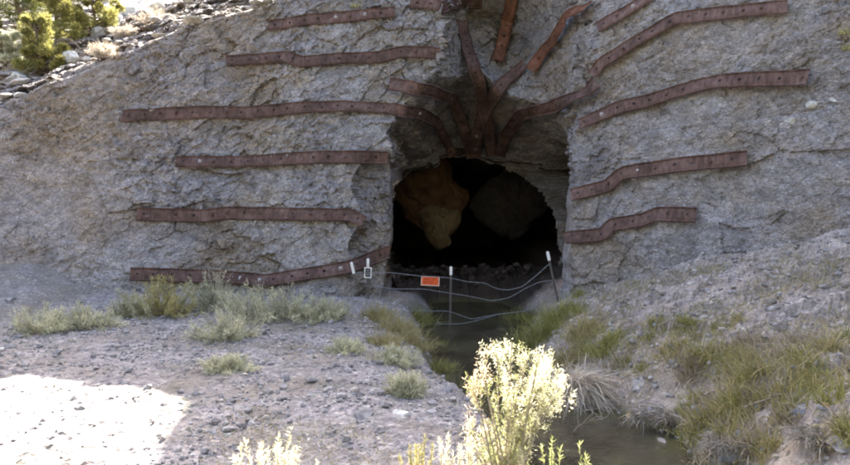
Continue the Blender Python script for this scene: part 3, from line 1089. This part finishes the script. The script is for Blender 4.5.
# ------------------------------------------------------------------ plants
def dome_dirs(n, r, up=.25, spread=1.0):
    d = r.normal(size=(n, 3)); d[:, 2] = np.abs(d[:, 2]) * 1.0 + up
    d[:, :2] *= spread
    return d / np.linalg.norm(d, axis=1)[:, None]


def sagebrush(px, py, wpx, hpx, label, seed, mat=None, n=70, group='sagebrush along the foot of the left rock face'):
    r = np.random.default_rng(seed)
    b = hit(px, py + hpx * .5)
    w = wpx / F * b[1] / 2 * 1.3; h = hpx / F * b[1] * 1.08
    b = b - [0, 0, .03]
    root = empty('sagebrush', b)
    tag(root, label, 'shrub', group)
    st, lf = MB(), MB()
    for k in range(n):
        d = dome_dirs(1, r, .15, 1.0)[0]
        tip = d * np.array([w, w * .8, h]) * r.uniform(.65, 1.08)
        ph = np.array([r.normal(0, w * .35), r.normal(0, w * .3), 0])
        p0 = ph * .8; p2 = ph * .4 + tip
        p1 = (p0 + p2) / 2 + np.array([0, 0, -.04 * h])
        st.tube([p0, p1, p2], [.009, .006, .003], 4)
        m = 85
        u = r.uniform(.3, 1.08, m)[:, None]
        pos = p0 * (1 - u) ** 2 + 2 * p1 * u * (1 - u) + p2 * u ** 2 + r.normal(0, .022, (m, 3))
        ld = r.normal(size=(m, 3)) * .8 + d * 1.2 + [0, 0, .5]
        lf.blades(pos, ld, r.uniform(.03, .075, m), r.uniform(.006, .013, m), .1, 1, r)
    st.build('stems', M_TWIG, root)
    lf.build('foliage', mat or M_SAGE, root)
    return root


SG = [
    (42, 319, 52, 26, 'pale sagebrush farthest left at the foot of the scree', None),
    (88, 316, 48, 24, 'low pale sagebrush second from the left edge', None),
    (130, 303, 34, 28, 'small greyish sagebrush just left of the yellowish bush', None),
    (167, 297, 50, 38, 'yellowish green bush below the left end of the lowest strap', 1),
    (212, 292, 56, 36, 'pale sagebrush under the lowest strap, right of the yellowish bush', None),
    (250, 303, 52, 36, 'broad pale sagebrush below the sag of the lowest strap', None),
    (290, 305, 54, 32, 'pale sagebrush in front of the lowest strap near its right end', None),
    (226, 323, 58, 30, 'front sagebrush standing forward of the row on the gravel', None),
    (325, 309, 40, 22, 'sagebrush farthest right of the row, near the fence post', None),
]
for k, (a, b_, w_, h_, l, y_) in enumerate(SG):
    sagebrush(a, b_, w_, h_, l, 200 + k, M_SAGEY if y_ else None)
for k, (a, b_, w_, h_, l) in enumerate([
    (228, 362, 46, 16, 'low green clump alone on the gravel below the front sagebrush'),
    (405, 385, 34, 26, 'greyish bush on the left bank beside the stream'),
    (395, 355, 40, 18, 'low dull clump on the left bank below the fence'),
    (345, 345, 36, 14, 'flat pale clump on gravel left of the stream bank'),
]):
    sagebrush(a, b_, w_, h_, l, 240 + k, M_SAGE, 45, 'low clumps on the left gravel')


def tuft(name, px, py, wpx, hpx, label, seed, mat, n=160, group=None, cat='grass', droop=.5, wid=.006, base=None):
    r = np.random.default_rng(seed)
    b = hit(px, py) if base is None else np.array(base)
    w = wpx / F * b[1] / 2; h = hpx / F * b[1]
    mb = MB()
    bs = np.stack([r.normal(0, w * .38, n), r.normal(0, w * .38, n), np.zeros(n)], -1)
    bs[:, 2] = ground_z(bs[:, 0] + b[0], bs[:, 1] + b[1]) - b[2] - .01
    bs[:, 2] = np.clip(bs[:, 2], -.08, .08) if abs(bs[:, 2].mean()) < .3 else 0
    d = np.stack([r.normal(0, .45, n), r.normal(0, .45, n), np.ones(n)], -1)
    mb.blades(bs, d, h * r.uniform(.5, 1.25, n), wid * r.uniform(.7, 1.5, n), droop * r.uniform(.4, 1.6, n), 4, r)
    o = mb.build(name, mat)
    o.location = b
    tag(o, label, cat, group)
    return o


tuft('grass_tuft', 445, 378, 30, 24, 'bright green grass clump in the stream by the left bank', 1, M_GREEN, 500, droop=.25)
tuft('grass_tuft', 440, 352, 24, 20, 'green clump at the water edge below the middle fence post', 2, M_GREEN, 300)
tuft('grass_tuft', 578, 296, 18, 18, 'small green tuft at the foot of the right rock corner', 3, M_GREEN, 160)
tuft('grass_tuft', 684, 330, 26, 22, 'bright green tuft highest on the right slope', 4, M_GREEN, 260)
for k, (a, b_, w_, h_, m_) in enumerate([(530, 350, 44, 34, 0), (548, 335, 46, 34, 0), (562, 318, 40, 26, 0), (520, 325, 30, 20, 0), (585, 335, 36, 26, 1), (575, 360, 40, 30, 1), (605, 350, 36, 24, 0), (545, 372, 40, 28, 1), (380, 320, 34, 22, 1), (400, 332, 36, 22, 1), (420, 322, 28, 20, 0), (415, 345, 32, 20, 1), (385, 345, 36, 18, 1)]):
    if a > 500:
        lb, g = 'olive green grass clump on the right bank between water and rock corner', 'grass clumps on the right bank near the fence'
    else:
        lb, g = 'dull green grass clump on the left bank under the fence wires', 'grass clumps on the left bank near the fence'
    tuft('grass_tuft', a, b_, w_ * 1.35, h_ * 1.25, lb, 20 + k, (M_GREEN, M_OLIVE)[m_], 520, g)

for k, (a, b_) in enumerate([(615, 338), (632, 352), (650, 340), (662, 356), (640, 372), (676, 348), (622, 366), (700, 340), (716, 332), (690, 362), (655, 325), (735, 322)]):
    tuft('grass_tuft', a, b_, 24, 20, 'thin yellow green tuft climbing the foot of the right rock slope', 90 + k, (M_GREEN, M_OLIVE)[k % 2], 90, 'thin tufts climbing the right slope')
r = np.random.default_rng(99)
gcount = 0
for k in range(110):
    a = r.uniform(610, 850)
    lo = 345 if a < 700 else 330
    b_ = r.uniform(lo, 462)
    if a < 700 and b_ > 380 + (a - 600) * .62: continue
    dense = fbm(np.array([a / 60.]), np.array([b_ / 40.]), np.array([0.]), 1, 2, 5)[0]
    if dense < -.12 and a < 720: continue
    m_ = [M_GREEN, M_OLIVE, M_OLIVE, M_OLIVE, M_STRAW, M_STRAW][r.integers(0, 6)]
    lab = {M_GREEN: 'green grass tuft on the weedy right slope', M_OLIVE: 'yellowish olive grass tuft on the weedy right slope', M_STRAW: 'dry straw tuft on the weedy right slope'}[m_]
    tuft('grass_tuft', a, b_, r.uniform(24, 46), r.uniform(20, 42), lab, 300 + k, m_, 110, 'grass tufts on the weedy right slope', wid=.007)

# loose ground cover (blades nobody could count)
def cover(name, n, region, h, mat, label, seed, wid=.005):
    r = np.random.default_rng(seed)
    pts = region(r, n)
    N = len(pts)
    mb = MB()
    d = np.stack([r.normal(0, .6, N), r.normal(0, .6, N), np.ones(N)], -1)
    mb.blades(pts, d, h * r.uniform(.4, 1.4, N), wid * r.uniform(.7, 1.5, N), r.uniform(.1, 1.0, N), 3, r)
    o = mb.build(name, mat)
    tag(o, label, 'grass', None, 'stuff')


def region_right(r, n):
    x = r.uniform(1.8, 6.8, n * 3); y = r.uniform(5.3, 14, n * 3)
    dr = x - np.interp(y, SY, SR)
    dn = fbm(x, y, x * 0, .7, 3, 12)
    ok = (dr > .05) & (dr < 4.2) & (dn > -.12 + .15 * (dr < .8)) & (y < 14.3 - (x - 2.4))
    x, y = x[ok][:n], y[ok][:n]
    return np.stack([x, y, ground_z(x, y) - .01], -1)


def region_left(r, n):
    x = r.uniform(-3.6, 1, n * 3); y = r.uniform(5.5, 14, n * 3)
    dl = np.interp(y, SY, SL) - x
    dn = fbm(x, y, x * 0, .6, 3, 13)
    ok = (dl > .0) & (dn > -.05 + .12 * dl)
    x, y = x[ok][:n], y[ok][:n]
    return np.stack([x, y, ground_z(x, y) - .01], -1)


cover('ground_cover_grass', 16000, region_right, .15, M_OLIVE, 'thin olive grass spread over the lower right slope', 1)
cover('ground_cover_grass', 7000, region_right, .20, M_STRAWG, 'thin dead grass spread over the lower right slope', 2)
cover('ground_cover_grass', 9000, region_left, .07, M_OLIVE, 'sparse short grass on the gravel left of the stream', 3)
cover('ground_cover_grass', 5000, region_left, .07, M_STRAWG, 'sparse dead stems on the gravel left of the stream', 4)

# drooping dead grass on the right water edge
def straw_mound(px, py, wpx, hpx, label, seed, n=1500, lean=-1.0):
    r = np.random.default_rng(seed)
    b = hit(px, py)
    w = wpx / F * b[1] / 2; h = hpx / F * b[1]
    mb = MB()
    first = seed == 1
    k_ = 10
    cl = np.stack([r.normal(0, w * .45, k_), r.normal(0, w * .4, k_)], -1)[r.integers(0, k_, n)]
    if first: cl = cl * .5 - [w * .45, 0]
    bs = np.stack([cl[:, 0] + r.normal(0, w * .12, n), cl[:, 1] + r.normal(0, w * .12, n), r.uniform(0, h * (.75 if first else .35), n)], -1)
    if first: d = np.stack([lean * r.uniform(-.4, 1.5, n), r.normal(-.2, .4, n), r.uniform(-.1, .6, n)], -1)
    else: d = np.stack([r.normal(-.2, .9, n), r.normal(-.2, .7, n), r.uniform(.0, .9, n)], -1)
    mb.blades(bs, d, w * r.uniform(.5, 1.4, n) * (1 if first else .55), .008, r.uniform(.2, .9, n), 5, r)
    o = mb.build('dead_grass_clump', M_STRAWP if seed == 1 else M_STRAWG)
    o.location = b
    tag(o, label, 'dead grass')


straw_mound(592, 408, 84, 44, 'mound of drooping dead grass on the right water edge behind the sunlit bush', 1, 2000, 1.0)
straw_mound(672, 420, 60, 22, 'matted grey dead grass on the right bank by the stream bend', 3, 900)
straw_mound(730, 445, 70, 22, 'matted dead grass low on the right bank at the bottom of the photo', 5, 900)
straw_mound(815, 438, 70, 24, 'tangle of dead grass near the bottom right corner', 7, 900)


def twig(px0, py0, px1, py1, label, seed, group='dead branches lying in the stream'):
    r = np.random.default_rng(seed)
    a = hit(px0, py0); b = hit(px1, py1)
    a = a + [0, 0, .04]; b = b + [0, 0, .09]
    mb = MB()
    t = np.linspace(0, 1, 8)[:, None]
    P = a * (1 - t) + b * t + np.c_[r.normal(0, .02, 8), r.normal(0, .02, 8), np.sin(t[:, 0] * 3.1) * .06]
    mb.tube(P - a, np.linspace(.013, .005, 8), 5)
    for k in (3, 4, 6):
        d = np.array([r.normal(0, 1), r.normal(0, 1), r.uniform(.2, .8)]); d /= np.linalg.norm(d)
        q0 = P[k] - a
        mb.tube([q0, q0 + d * .12 + [0, 0, .02], q0 + d * .22], [.006, .004, .002], 4)
    o = mb.build('dead_branch', M_TWIG)
    o.location = a
    tag(o, label, 'branch', group)


twig(562, 425, 612, 416, 'dead branch lying flat across the brown water', 1)
twig(575, 438, 614, 424, 'lower forked dead branch over the brown water', 2)
twig(590, 428, 572, 446, 'short dead branch pointing toward the camera over the water', 3)
twig(640, 408, 700, 440, 'long thin dead stem lying along the right bank', 4)
twig(740, 418, 792, 404, 'dry stem lying across weeds at right', 5)

# ------------------------------------------------------------------ foreground sunlit bush
def bush():
    r = np.random.default_rng(77)
    bx, by = .52, 4.7
    base = np.array([bx, by, gz(bx, by)])
    root = empty('rabbitbrush', base)
    tag(root, 'sunlit pale flowering bush in the foreground in front of the stream', 'shrub')
    stem, leaf, head, head2 = MB(), MB(), MB(), MB()
    # branch tips given where the plumes stand (photo pixels at the bush's own distance)
    tips = [(497, 352, 1), (510, 356, 1), (528, 352, 0), (540, 354, 1), (550, 364, 1), (521, 368, 1), (535, 380, 1), (545, 388, 1), (556, 382, 1),
            (514, 392, 1), (528, 398, 1), (482, 372, 2), (474, 390, 2), (486, 388, 0), (483, 410, 0), (470, 428, 2), (480, 430, 0), 
            (509, 408, 0), (520, 415, 0), (535, 412, 0), (545, 404, 1), (500, 440, 0), (515, 440, 0), (525, 430, 0), (490, 450, 0), (475, 452, 0), (508, 455, 0), (522, 455, 1), (512, 345, 0), (560, 388, 1)]
    for k, (px, py, typ) in enumerate(tips):
        Y = by + r.uniform(-.26, .26)
        tip = np.array(at(px, py, Y)) - base
        p0 = np.array([r.normal(0, .05), r.normal(0, .05), 0])
        p1 = p0 * .5 + tip * np.array([.25, .25, .55])
        t = np.linspace(0, 1, 12)[:, None]
        P = p0 * (1 - t) ** 2 + 2 * p1 * t * (1 - t) + tip * t ** 2
        stem.tube(P, np.linspace(.010, .003, 12), 5)
        L = np.linalg.norm(tip)
        # leafy side shoots
        for s in range(10):
            u = r.uniform(.45, .97)
            q0 = p0 * (1 - u) ** 2 + 2 * p1 * u * (1 - u) + tip * u ** 2
            d = np.array([r.normal(0, .5), r.normal(0, .5), 1.]); d /= np.linalg.norm(d)
            ln = r.uniform(.06, .17)
            q1 = q0 + d * ln
            stem.tube([q0, (q0 + q1) / 2, q1], [.003, .0022, .0014], 4)
            m = 18
            v = r.uniform(0, 1.05, m)[:, None]
            pos = q0 + (q1 - q0) * v
            leaf.blades(pos, r.normal(size=(m, 3)) * .7 + d, r.uniform(.02, .045, m), .0032, .2, 1, r)
            if typ and r.random() < (.75 if typ == 1 else .6):
                m = 32
                pos = q1 + r.normal(0, 1, (m, 3)) * np.array([.010, .010, .030])
                (head if typ == 1 else head2).blades(pos, r.normal(size=(m, 3)) + [0, 0, .5], r.uniform(.010, .026, m), .0030, 0, 1, r)
        if typ == 1:
            for c in range(4):
                m = 60
                cc = tip + r.normal(0, 1, 3) * [.045, .045, .05]
                pos = cc + r.normal(0, 1, (m, 3)) * [.012, .012, .035]
                head.blades(pos, r.normal(size=(m, 3)) + [0, 0, .6], r.uniform(.012, .030, m), .0034, 0, 1, r)
        elif typ == 2:
            m = 160
            pos = tip + r.normal(0, 1, (m, 3)) * [.022, .022, .05]
            head2.blades(pos, r.normal(size=(m, 3)) + [0, 0, .9], r.uniform(.012, .035, m), .0030, 0, 1, r)
    stem.build('stems', M_TWIG, root)
    leaf.build('foliage', M_BUSHL, root)
    head.build('pale_seed_heads', M_BUSHF, root)
    head2.build('dry_seed_heads', M_BUSHR, root)


bush()


def spikes(px, py_top, n, spread_px, label, seed, Y=4.9, mat=None, wid=.010):
    """upright sunlit stalks whose tops reach into the frame"""
    r = np.random.default_rng(seed)
    top = np.array(at(px, py_top, Y))
    b = np.array([top[0], Y, gz(top[0], Y)])
    h = top[2] - b[2]
    mb = MB(); lf = MB()
    root = empty('dry_weed', b)
    for k in range(n):
        sx = r.normal(0, spread_px / F * Y * .4)
        hh = h * r.uniform(.80, 1.0)
        tip = np.array([sx + r.normal(0, .03), r.normal(0, .1), hh])
        p0 = np.array([sx * .4, r.normal(0, .04), 0])
        mid = (p0 + tip) / 2 + [0, 0, .03]
        P = np.array([p0, mid, tip])
        mb.tube(P, [.005, .004, .002], 4)
        m = 90
        u = r.uniform(.55, 1.02, m)[:, None]
        pos = p0 * (1 - u) ** 2 + 2 * mid * u * (1 - u) + tip * u ** 2
        d = r.normal(size=(m, 3)) * .5 + [0, 0, 1]
        lf.blades(pos, d, r.uniform(.015, .05, m), wid * .5, .1, 1, r)
    mb.build('stems', M_TWIG, root)
    lf.build('foliage', mat or M_BUSHF, root)
    tag(root, label, 'weed', 'sunlit weeds along the bottom edge')


spikes(243, 437, 3, 8, 'single tall sunlit stalk leftmost along the bottom edge', 1)
spikes(268, 436, 12, 34, 'sunlit pale weed cluster at the bottom edge left of centre', 2)
spikes(296, 448, 8, 26, 'low sunlit pale weed just right of the tall stalk cluster', 3)
spikes(418, 446, 10, 22, 'small yellow sunlit grass at the bottom edge left of the bush', 4, mat=M_SAGEY)
spikes(447, 440, 6, 18, 'spiky pale stalks at the left foot of the sunlit bush', 5)
spikes(470, 438, 7, 22, 'spiky pale stalks directly beneath the sunlit bush', 6)
spikes(551, 434, 4, 10, 'green leafy shoot beside the right foot of the bush', 7, mat=M_BUSHL)
spikes(590, 443, 3, 8, 'yellow green shoot at the bottom edge over the water', 8, mat=M_BUSHL)

# ------------------------------------------------------------------ trees on the upper left slope
def juniper(px, py, wpx, hpx, label, seed, mat, yoff=0):
    r = np.random.default_rng(seed)
    b = hit(px, py + hpx * .5)
    b = b + [0, 0, -.05]
    w = wpx / F * b[1] / 2; h = hpx / F * b[1]
    root = empty('juniper_tree', b)
    tag(root, label, 'tree', 'junipers on the upper left slope')
    tr, fo = MB(), MB()
    t = np.linspace(0, 1, 6)
    P = np.c_[.1 * np.sin(t * 4) * w, .05 * np.cos(t * 3) * w, t * h * .85]
    tr.tube(P, np.linspace(.07, .02, 6) * h / 1.6, 7)
    limbs = MB()
    for k in range(38):
        u = r.uniform(.05, 1.0) ** 1.2
        c0 = np.array([0, 0, h * u * .8])
        a = r.uniform(0, 6.28); rad = w * (1.15 - .5 * u) * r.uniform(.3, 1.15)
        c = np.array([math.cos(a) * rad, math.sin(a) * rad, h * (u * .85 + .12)])
        limbs.tube([c0, (c0 + c) / 2 + [0, 0, -.05], c], [.025, .015, .006], 5)
        sz = w * r.uniform(.10, .30)
        m = int(420)
        dd = r.normal(size=(m, 3)); dd /= np.linalg.norm(dd, axis=1)[:, None]
        pos = c + dd * sz * (r.uniform(.2, 1, m)[:, None] ** .5) * [1, 1, .8]
        fo.blades(pos, dd + [0, 0, .6] + r.normal(size=(m, 3)) * .4, r.uniform(.05, .12, m), .018, .1, 1, r)
    tr.build('trunk', M_BARK, root)
    limbs.build('limbs', M_BARK, root)
    fo.build('crown', mat, root)


juniper(16, 4, 74, 60, 'dark juniper at the top left corner behind the brighter ones', 1, M_JUND)
juniper(38, 44, 50, 60, 'bright yellow green juniper lowest on the upper left slope', 2, M_JUN)
juniper(56, 18, 56, 56, 'yellow green juniper in the middle of the upper left group', 3, M_JUN)
juniper(92, 8, 54, 46, 'yellow green juniper farthest right of the upper left group', 4, M_JUN)
juniper(4, 50, 34, 40, 'small pale shrub cut by the left edge under the dark juniper', 5, M_SAGE)
for k, (a0, b0, a1, b1) in enumerate([(2, 84, 62, 62), (30, 76, 74, 52), (86, 44, 130, 18), (112, 40, 150, 14), (60, 60, 96, 50)]):
    twig(a0, b0, a1, b1, 'weathered fallen branch on the sunlit slope below the junipers', 60 + k, 'fallen branches on the sunlit slope')
for k, (a, b_, w_, h_, l) in enumerate([(106, 50, 34, 15, 'pale dry shrub on the sunlit slope below the right juniper'), (152, 16, 30, 14, 'pale dry shrub near the top edge left of the first strap'), (128, 30, 26, 11, 'low pale dry shrub between two others on the sunlit slope'), (22, 70, 28, 12, 'pale dry shrub at the left edge of the sunlit slope')]):
    sagebrush(a, b_, w_, h_, l, 280 + k, M_STRAWP, 40, 'dry shrubs on the sunlit slope')
# little plants on the rock
tuft('grass_tuft', 355, 8, 16, 8, 'tiny bright yellow plant above the highest left strap', 51, M_SAGEY, 120)
for k, (a, b_) in enumerate([(98, 52), (108, 48), (117, 53), (112, 108), (118, 98), (160, 14), (844, 35), (848, 50)]):
    tuft('grass_tuft', a, b_, 16, 12, 'small dry yellowish tuft clinging to the broken rock' if a < 800 else 'pale yellow plant at the right edge near the top', 60 + k, M_STRAW if a < 800 else M_SAGEY, 120, 'tufts on the rock' if a < 800 else 'yellow plants at the right edge')

# ------------------------------------------------------------------ stones
def scatter(name, pts, sizes, mat, label, seed, sub=1, flat=.65):
    r = np.random.default_rng(seed)
    mb = MB()
    var = [rock_verts(sub, 1, r, flat) for _ in range(24)]
    for p, s in zip(pts, sizes):
        V, T = var[r.integers(0, 24)]
        mb.add(V * s + p, None, T)
    o = mb.build(name, mat)
    tag(o, label, 'stones', None, 'stuff')
    return o


r = np.random.default_rng(31)
n = 15000
x = r.uniform(-6.6, 1.6, n); y = 5 + 10 * r.random(n) ** 1.2
dn = fbm(x, y, x * 0, 1.2, 3, 44)
ok = (dn > -.25) & (x < np.interp(y, SY, SL) + .1) & ((x > -2.2) | (y > 9) | (r.random(n) < .15))
x, y = x[ok], y[ok]
s = .012 + .022 * r.random(len(x)) ** 3 + .06 * r.random(len(x)) ** 22
scatter('gravel', np.stack([x, y, ground_z(x, y) + s * .2], -1), s, M_STONE, 'grey gravel scattered over the flat ground on the left', 1)
n = 3500
x = r.uniform(1.2, 6.8, n); y = r.uniform(5, 14, n)
ok = (x > np.interp(y, SY, SR) - .25)
x, y = x[ok], y[ok]
s = .018 + .05 * r.random(len(x)) ** 3
scatter('gravel', np.stack([x, y, ground_z(x, y) + s * .2], -1), s, M_STONE, 'broken grey stones strewn over the right bank', 2)
# talus fragments caught on the face and the upper slope
n = 5200
x = r.uniform(-9.4, 9.2, n); z = r.uniform(-2, 4.8, n)
dn = fbm(x, z, x * 0, 1.0, 3, 48)
ok = (dn > -.05) & (mouth_r(x, z) > .3) & ~((x > -.9) & (x < 3.4) & (z < 2.6))
x, z = x[ok], z[ok]
s = .012 + .032 * r.random(len(x)) ** 4
scatter('rubble', np.stack([x, y_full(x, z) - s * .2, z], -1), s, M_STONE, 'loose rock chips caught on the rock face', 3)
n = 240
x = r.uniform(-13, -3.5, n); dz = 3.2 * r.random(n) ** 1.2
z = crest(x) + .08 + dz
s = .05 + .22 * r.random(n) ** 3
scatter('rubble', np.stack([x, y_full(x, z) - s * .1, z + s * .1], -1), s, M_TANS, 'angular rubble on the sunlit slope at the top left', 4, 2, .38)
# rubble in the tunnel mouth
n = 420
x = r.uniform(-.9, 3.0, n); y = r.normal(18.9, .5, n)
s = .03 + .10 * r.random(n) ** 3
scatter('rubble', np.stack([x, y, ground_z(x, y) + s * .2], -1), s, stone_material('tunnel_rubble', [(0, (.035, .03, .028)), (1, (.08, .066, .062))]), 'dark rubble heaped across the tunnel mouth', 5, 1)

# individual rocks
RK = [
    (365, 416, 22, 'M_STONE', 'flat grey rock alone on the gravel left of the stream'),
    (402, 415, 20, 'M_PALE', 'pale rock lying nearest the stream on the left bank'),
    (420, 422, 14, 'M_STONE', 'small grey rock just right of the pale bank rock'),
    (698, 410, 30, 'M_BLUE', 'bluish grey flat rock among weeds above the stream bend'),
    (655, 412, 26, 'M_BLUE', 'blue grey rock at the right water edge'),
    (803, 410, 28, 'M_BLUE', 'light blue rock among dry weeds at right'),
    (735, 458, 26, 'M_BLUE', 'blue grey slab at the bottom right beside the water'),
    (629, 415, 12, 'M_ORANGE', 'small orange brown stone on the right water edge'),
    (826, 405, 12, 'M_ORANGE', 'small tan stone right of the light blue rock'),
    (840, 445, 30, 'M_STONE', 'grey rock in the bottom right corner'),
    (600, 375, 22, 'M_STONE', 'grey rock above the dead grass mound'),
    (640, 385, 24, 'M_STONE', 'grey rock half buried on the lower right slope'),
    (812, 105, 14, 'M_PALE', 'white rock chip right of the farthest right strap'),
    (835, 100, 12, 'M_PALE', 'bright white rock chip near the right edge'),
    (792, 122, 14, 'M_PALE', 'white rock chip below the end of the farthest right strap'),
    (500, 330, 10, 'M_PALE', 'small pale stone at the water edge right of middle post'),
    (98, 35, 26, 'M_PALE', 'pale sunlit rock beside the right juniper'),
    (115, 22, 24, 'M_PALE', 'pale sunlit rock highest on the upper left slope'),
    (128, 12, 22, 'M_PALE', 'sunlit rock at the top edge left of the first strap'),
    (20, 78, 24, 'M_PALE', 'sunlit rock at the left edge under the junipers'),
    (72, 58, 22, 'M_PALE', 'sunlit rock below the middle juniper'),
    (158, 8, 20, 'M_PALE', 'sunlit rock at the top edge beside dry tufts'),
    (10, 300, 12, 'M_STONE', 'grey rock at the left edge by the farthest sagebrush'),
    (8, 348, 16, 'M_STONE', 'grey rock at the left edge just above the sunlit gravel'),
]
for k, (a, b_, w_, mt, l) in enumerate(RK):
    r = np.random.default_rng(500 + k)
    p = hit(a, b_)
    V, T = rock_verts(3, w_ / F * p[1] * .5, r, .6)
    o = mk('rock', V, [T], globals()[mt])
    o.location = p
    tag(o, l, 'rock')
r = np.random.default_rng(41)
cnt = 0
for k in range(46):
    a, b_ = r.uniform(100, 225), r.uniform(392, 462)
    p = hit(a, b_)
    V, T = rock_verts(2, r.uniform(5, 10) / F * p[1] * .55, r, .6)
    o = mk('rock', V, [T], M_STONE); o.location = p
    tag(o, 'fist sized angular grey rock in the heap at the edge of the sunlit gravel', 'rock', 'rocks heaped at the edge of the sunlit gravel')
for k in range(40):
    a, b_ = r.uniform(0, 470), r.uniform(335, 462)
    p = hit(a, b_)
    V, T = rock_verts(2, r.uniform(3, 8) / F * p[1] * .5, r, .6)
    o = mk('rock', V, [T], [M_STONE, M_STONE, M_PALE][r.integers(0, 3)]); o.location = p
    tag(o, 'small loose rock lying on the open gravel flat left of the stream', 'rock', 'small rocks on the gravel flat')
for k in range(36):
    y = r.uniform(6.6, 15.5)
    side = r.random() < .5
    x = np.interp(y, SY, SL if side else SR) + r.normal(0, .12)
    V, T = rock_verts(2, r.uniform(.04, .10), r, .6)
    o = mk('rock', V, [T], M_STONE); o.location = (x, y, max(gz(x, y), WZ - .03))
    tag(o, 'wet grey rock sitting at the edge of the brown stream', 'rock', 'rocks along the water edge')

# ------------------------------------------------------------------ light
EL = R(38)
w = bpy.data.worlds.new('World')
SC.world = w
w.use_nodes = True
nt = w.node_tree
nt.nodes.clear()
out = nt.nodes.new('ShaderNodeOutputWorld')
bg = nt.nodes.new('ShaderNodeBackground')
sky = nt.nodes.new('ShaderNodeTexSky')
sky.sky_type = 'NISHITA'
sky.sun_disc = False
sky.sun_elevation = EL
sky.sun_rotation = 0
sky.dust_density = 5.0
sky.air_density = .8
sky.ozone_density = .3
bg.inputs[1].default_value = .095
nt.links.new(sky.outputs[0], bg.inputs[0])
nt.links.new(bg.outputs[0], out.inputs[0])
sd = bpy.data.lights.new('sun', 'SUN')
sd.energy = 5.0
sd.angle = R(.5)
sd.color = (1, .95, .86)
so = bpy.data.objects.new('sun', sd)
COL.objects.link(so)
so.rotation_euler = Vector((0, math.cos(EL), math.sin(EL))).to_track_quat('Z', 'Y').to_euler()
so.location = (0, 20, 30)

vs = SC.view_settings
vs.view_transform = 'Standard'
vs.look = 'None'
vs.gamma = 1
vs.exposure = 3.3
SC.cycles.filter_width = 2.0
SC.cycles.max_bounces = 6
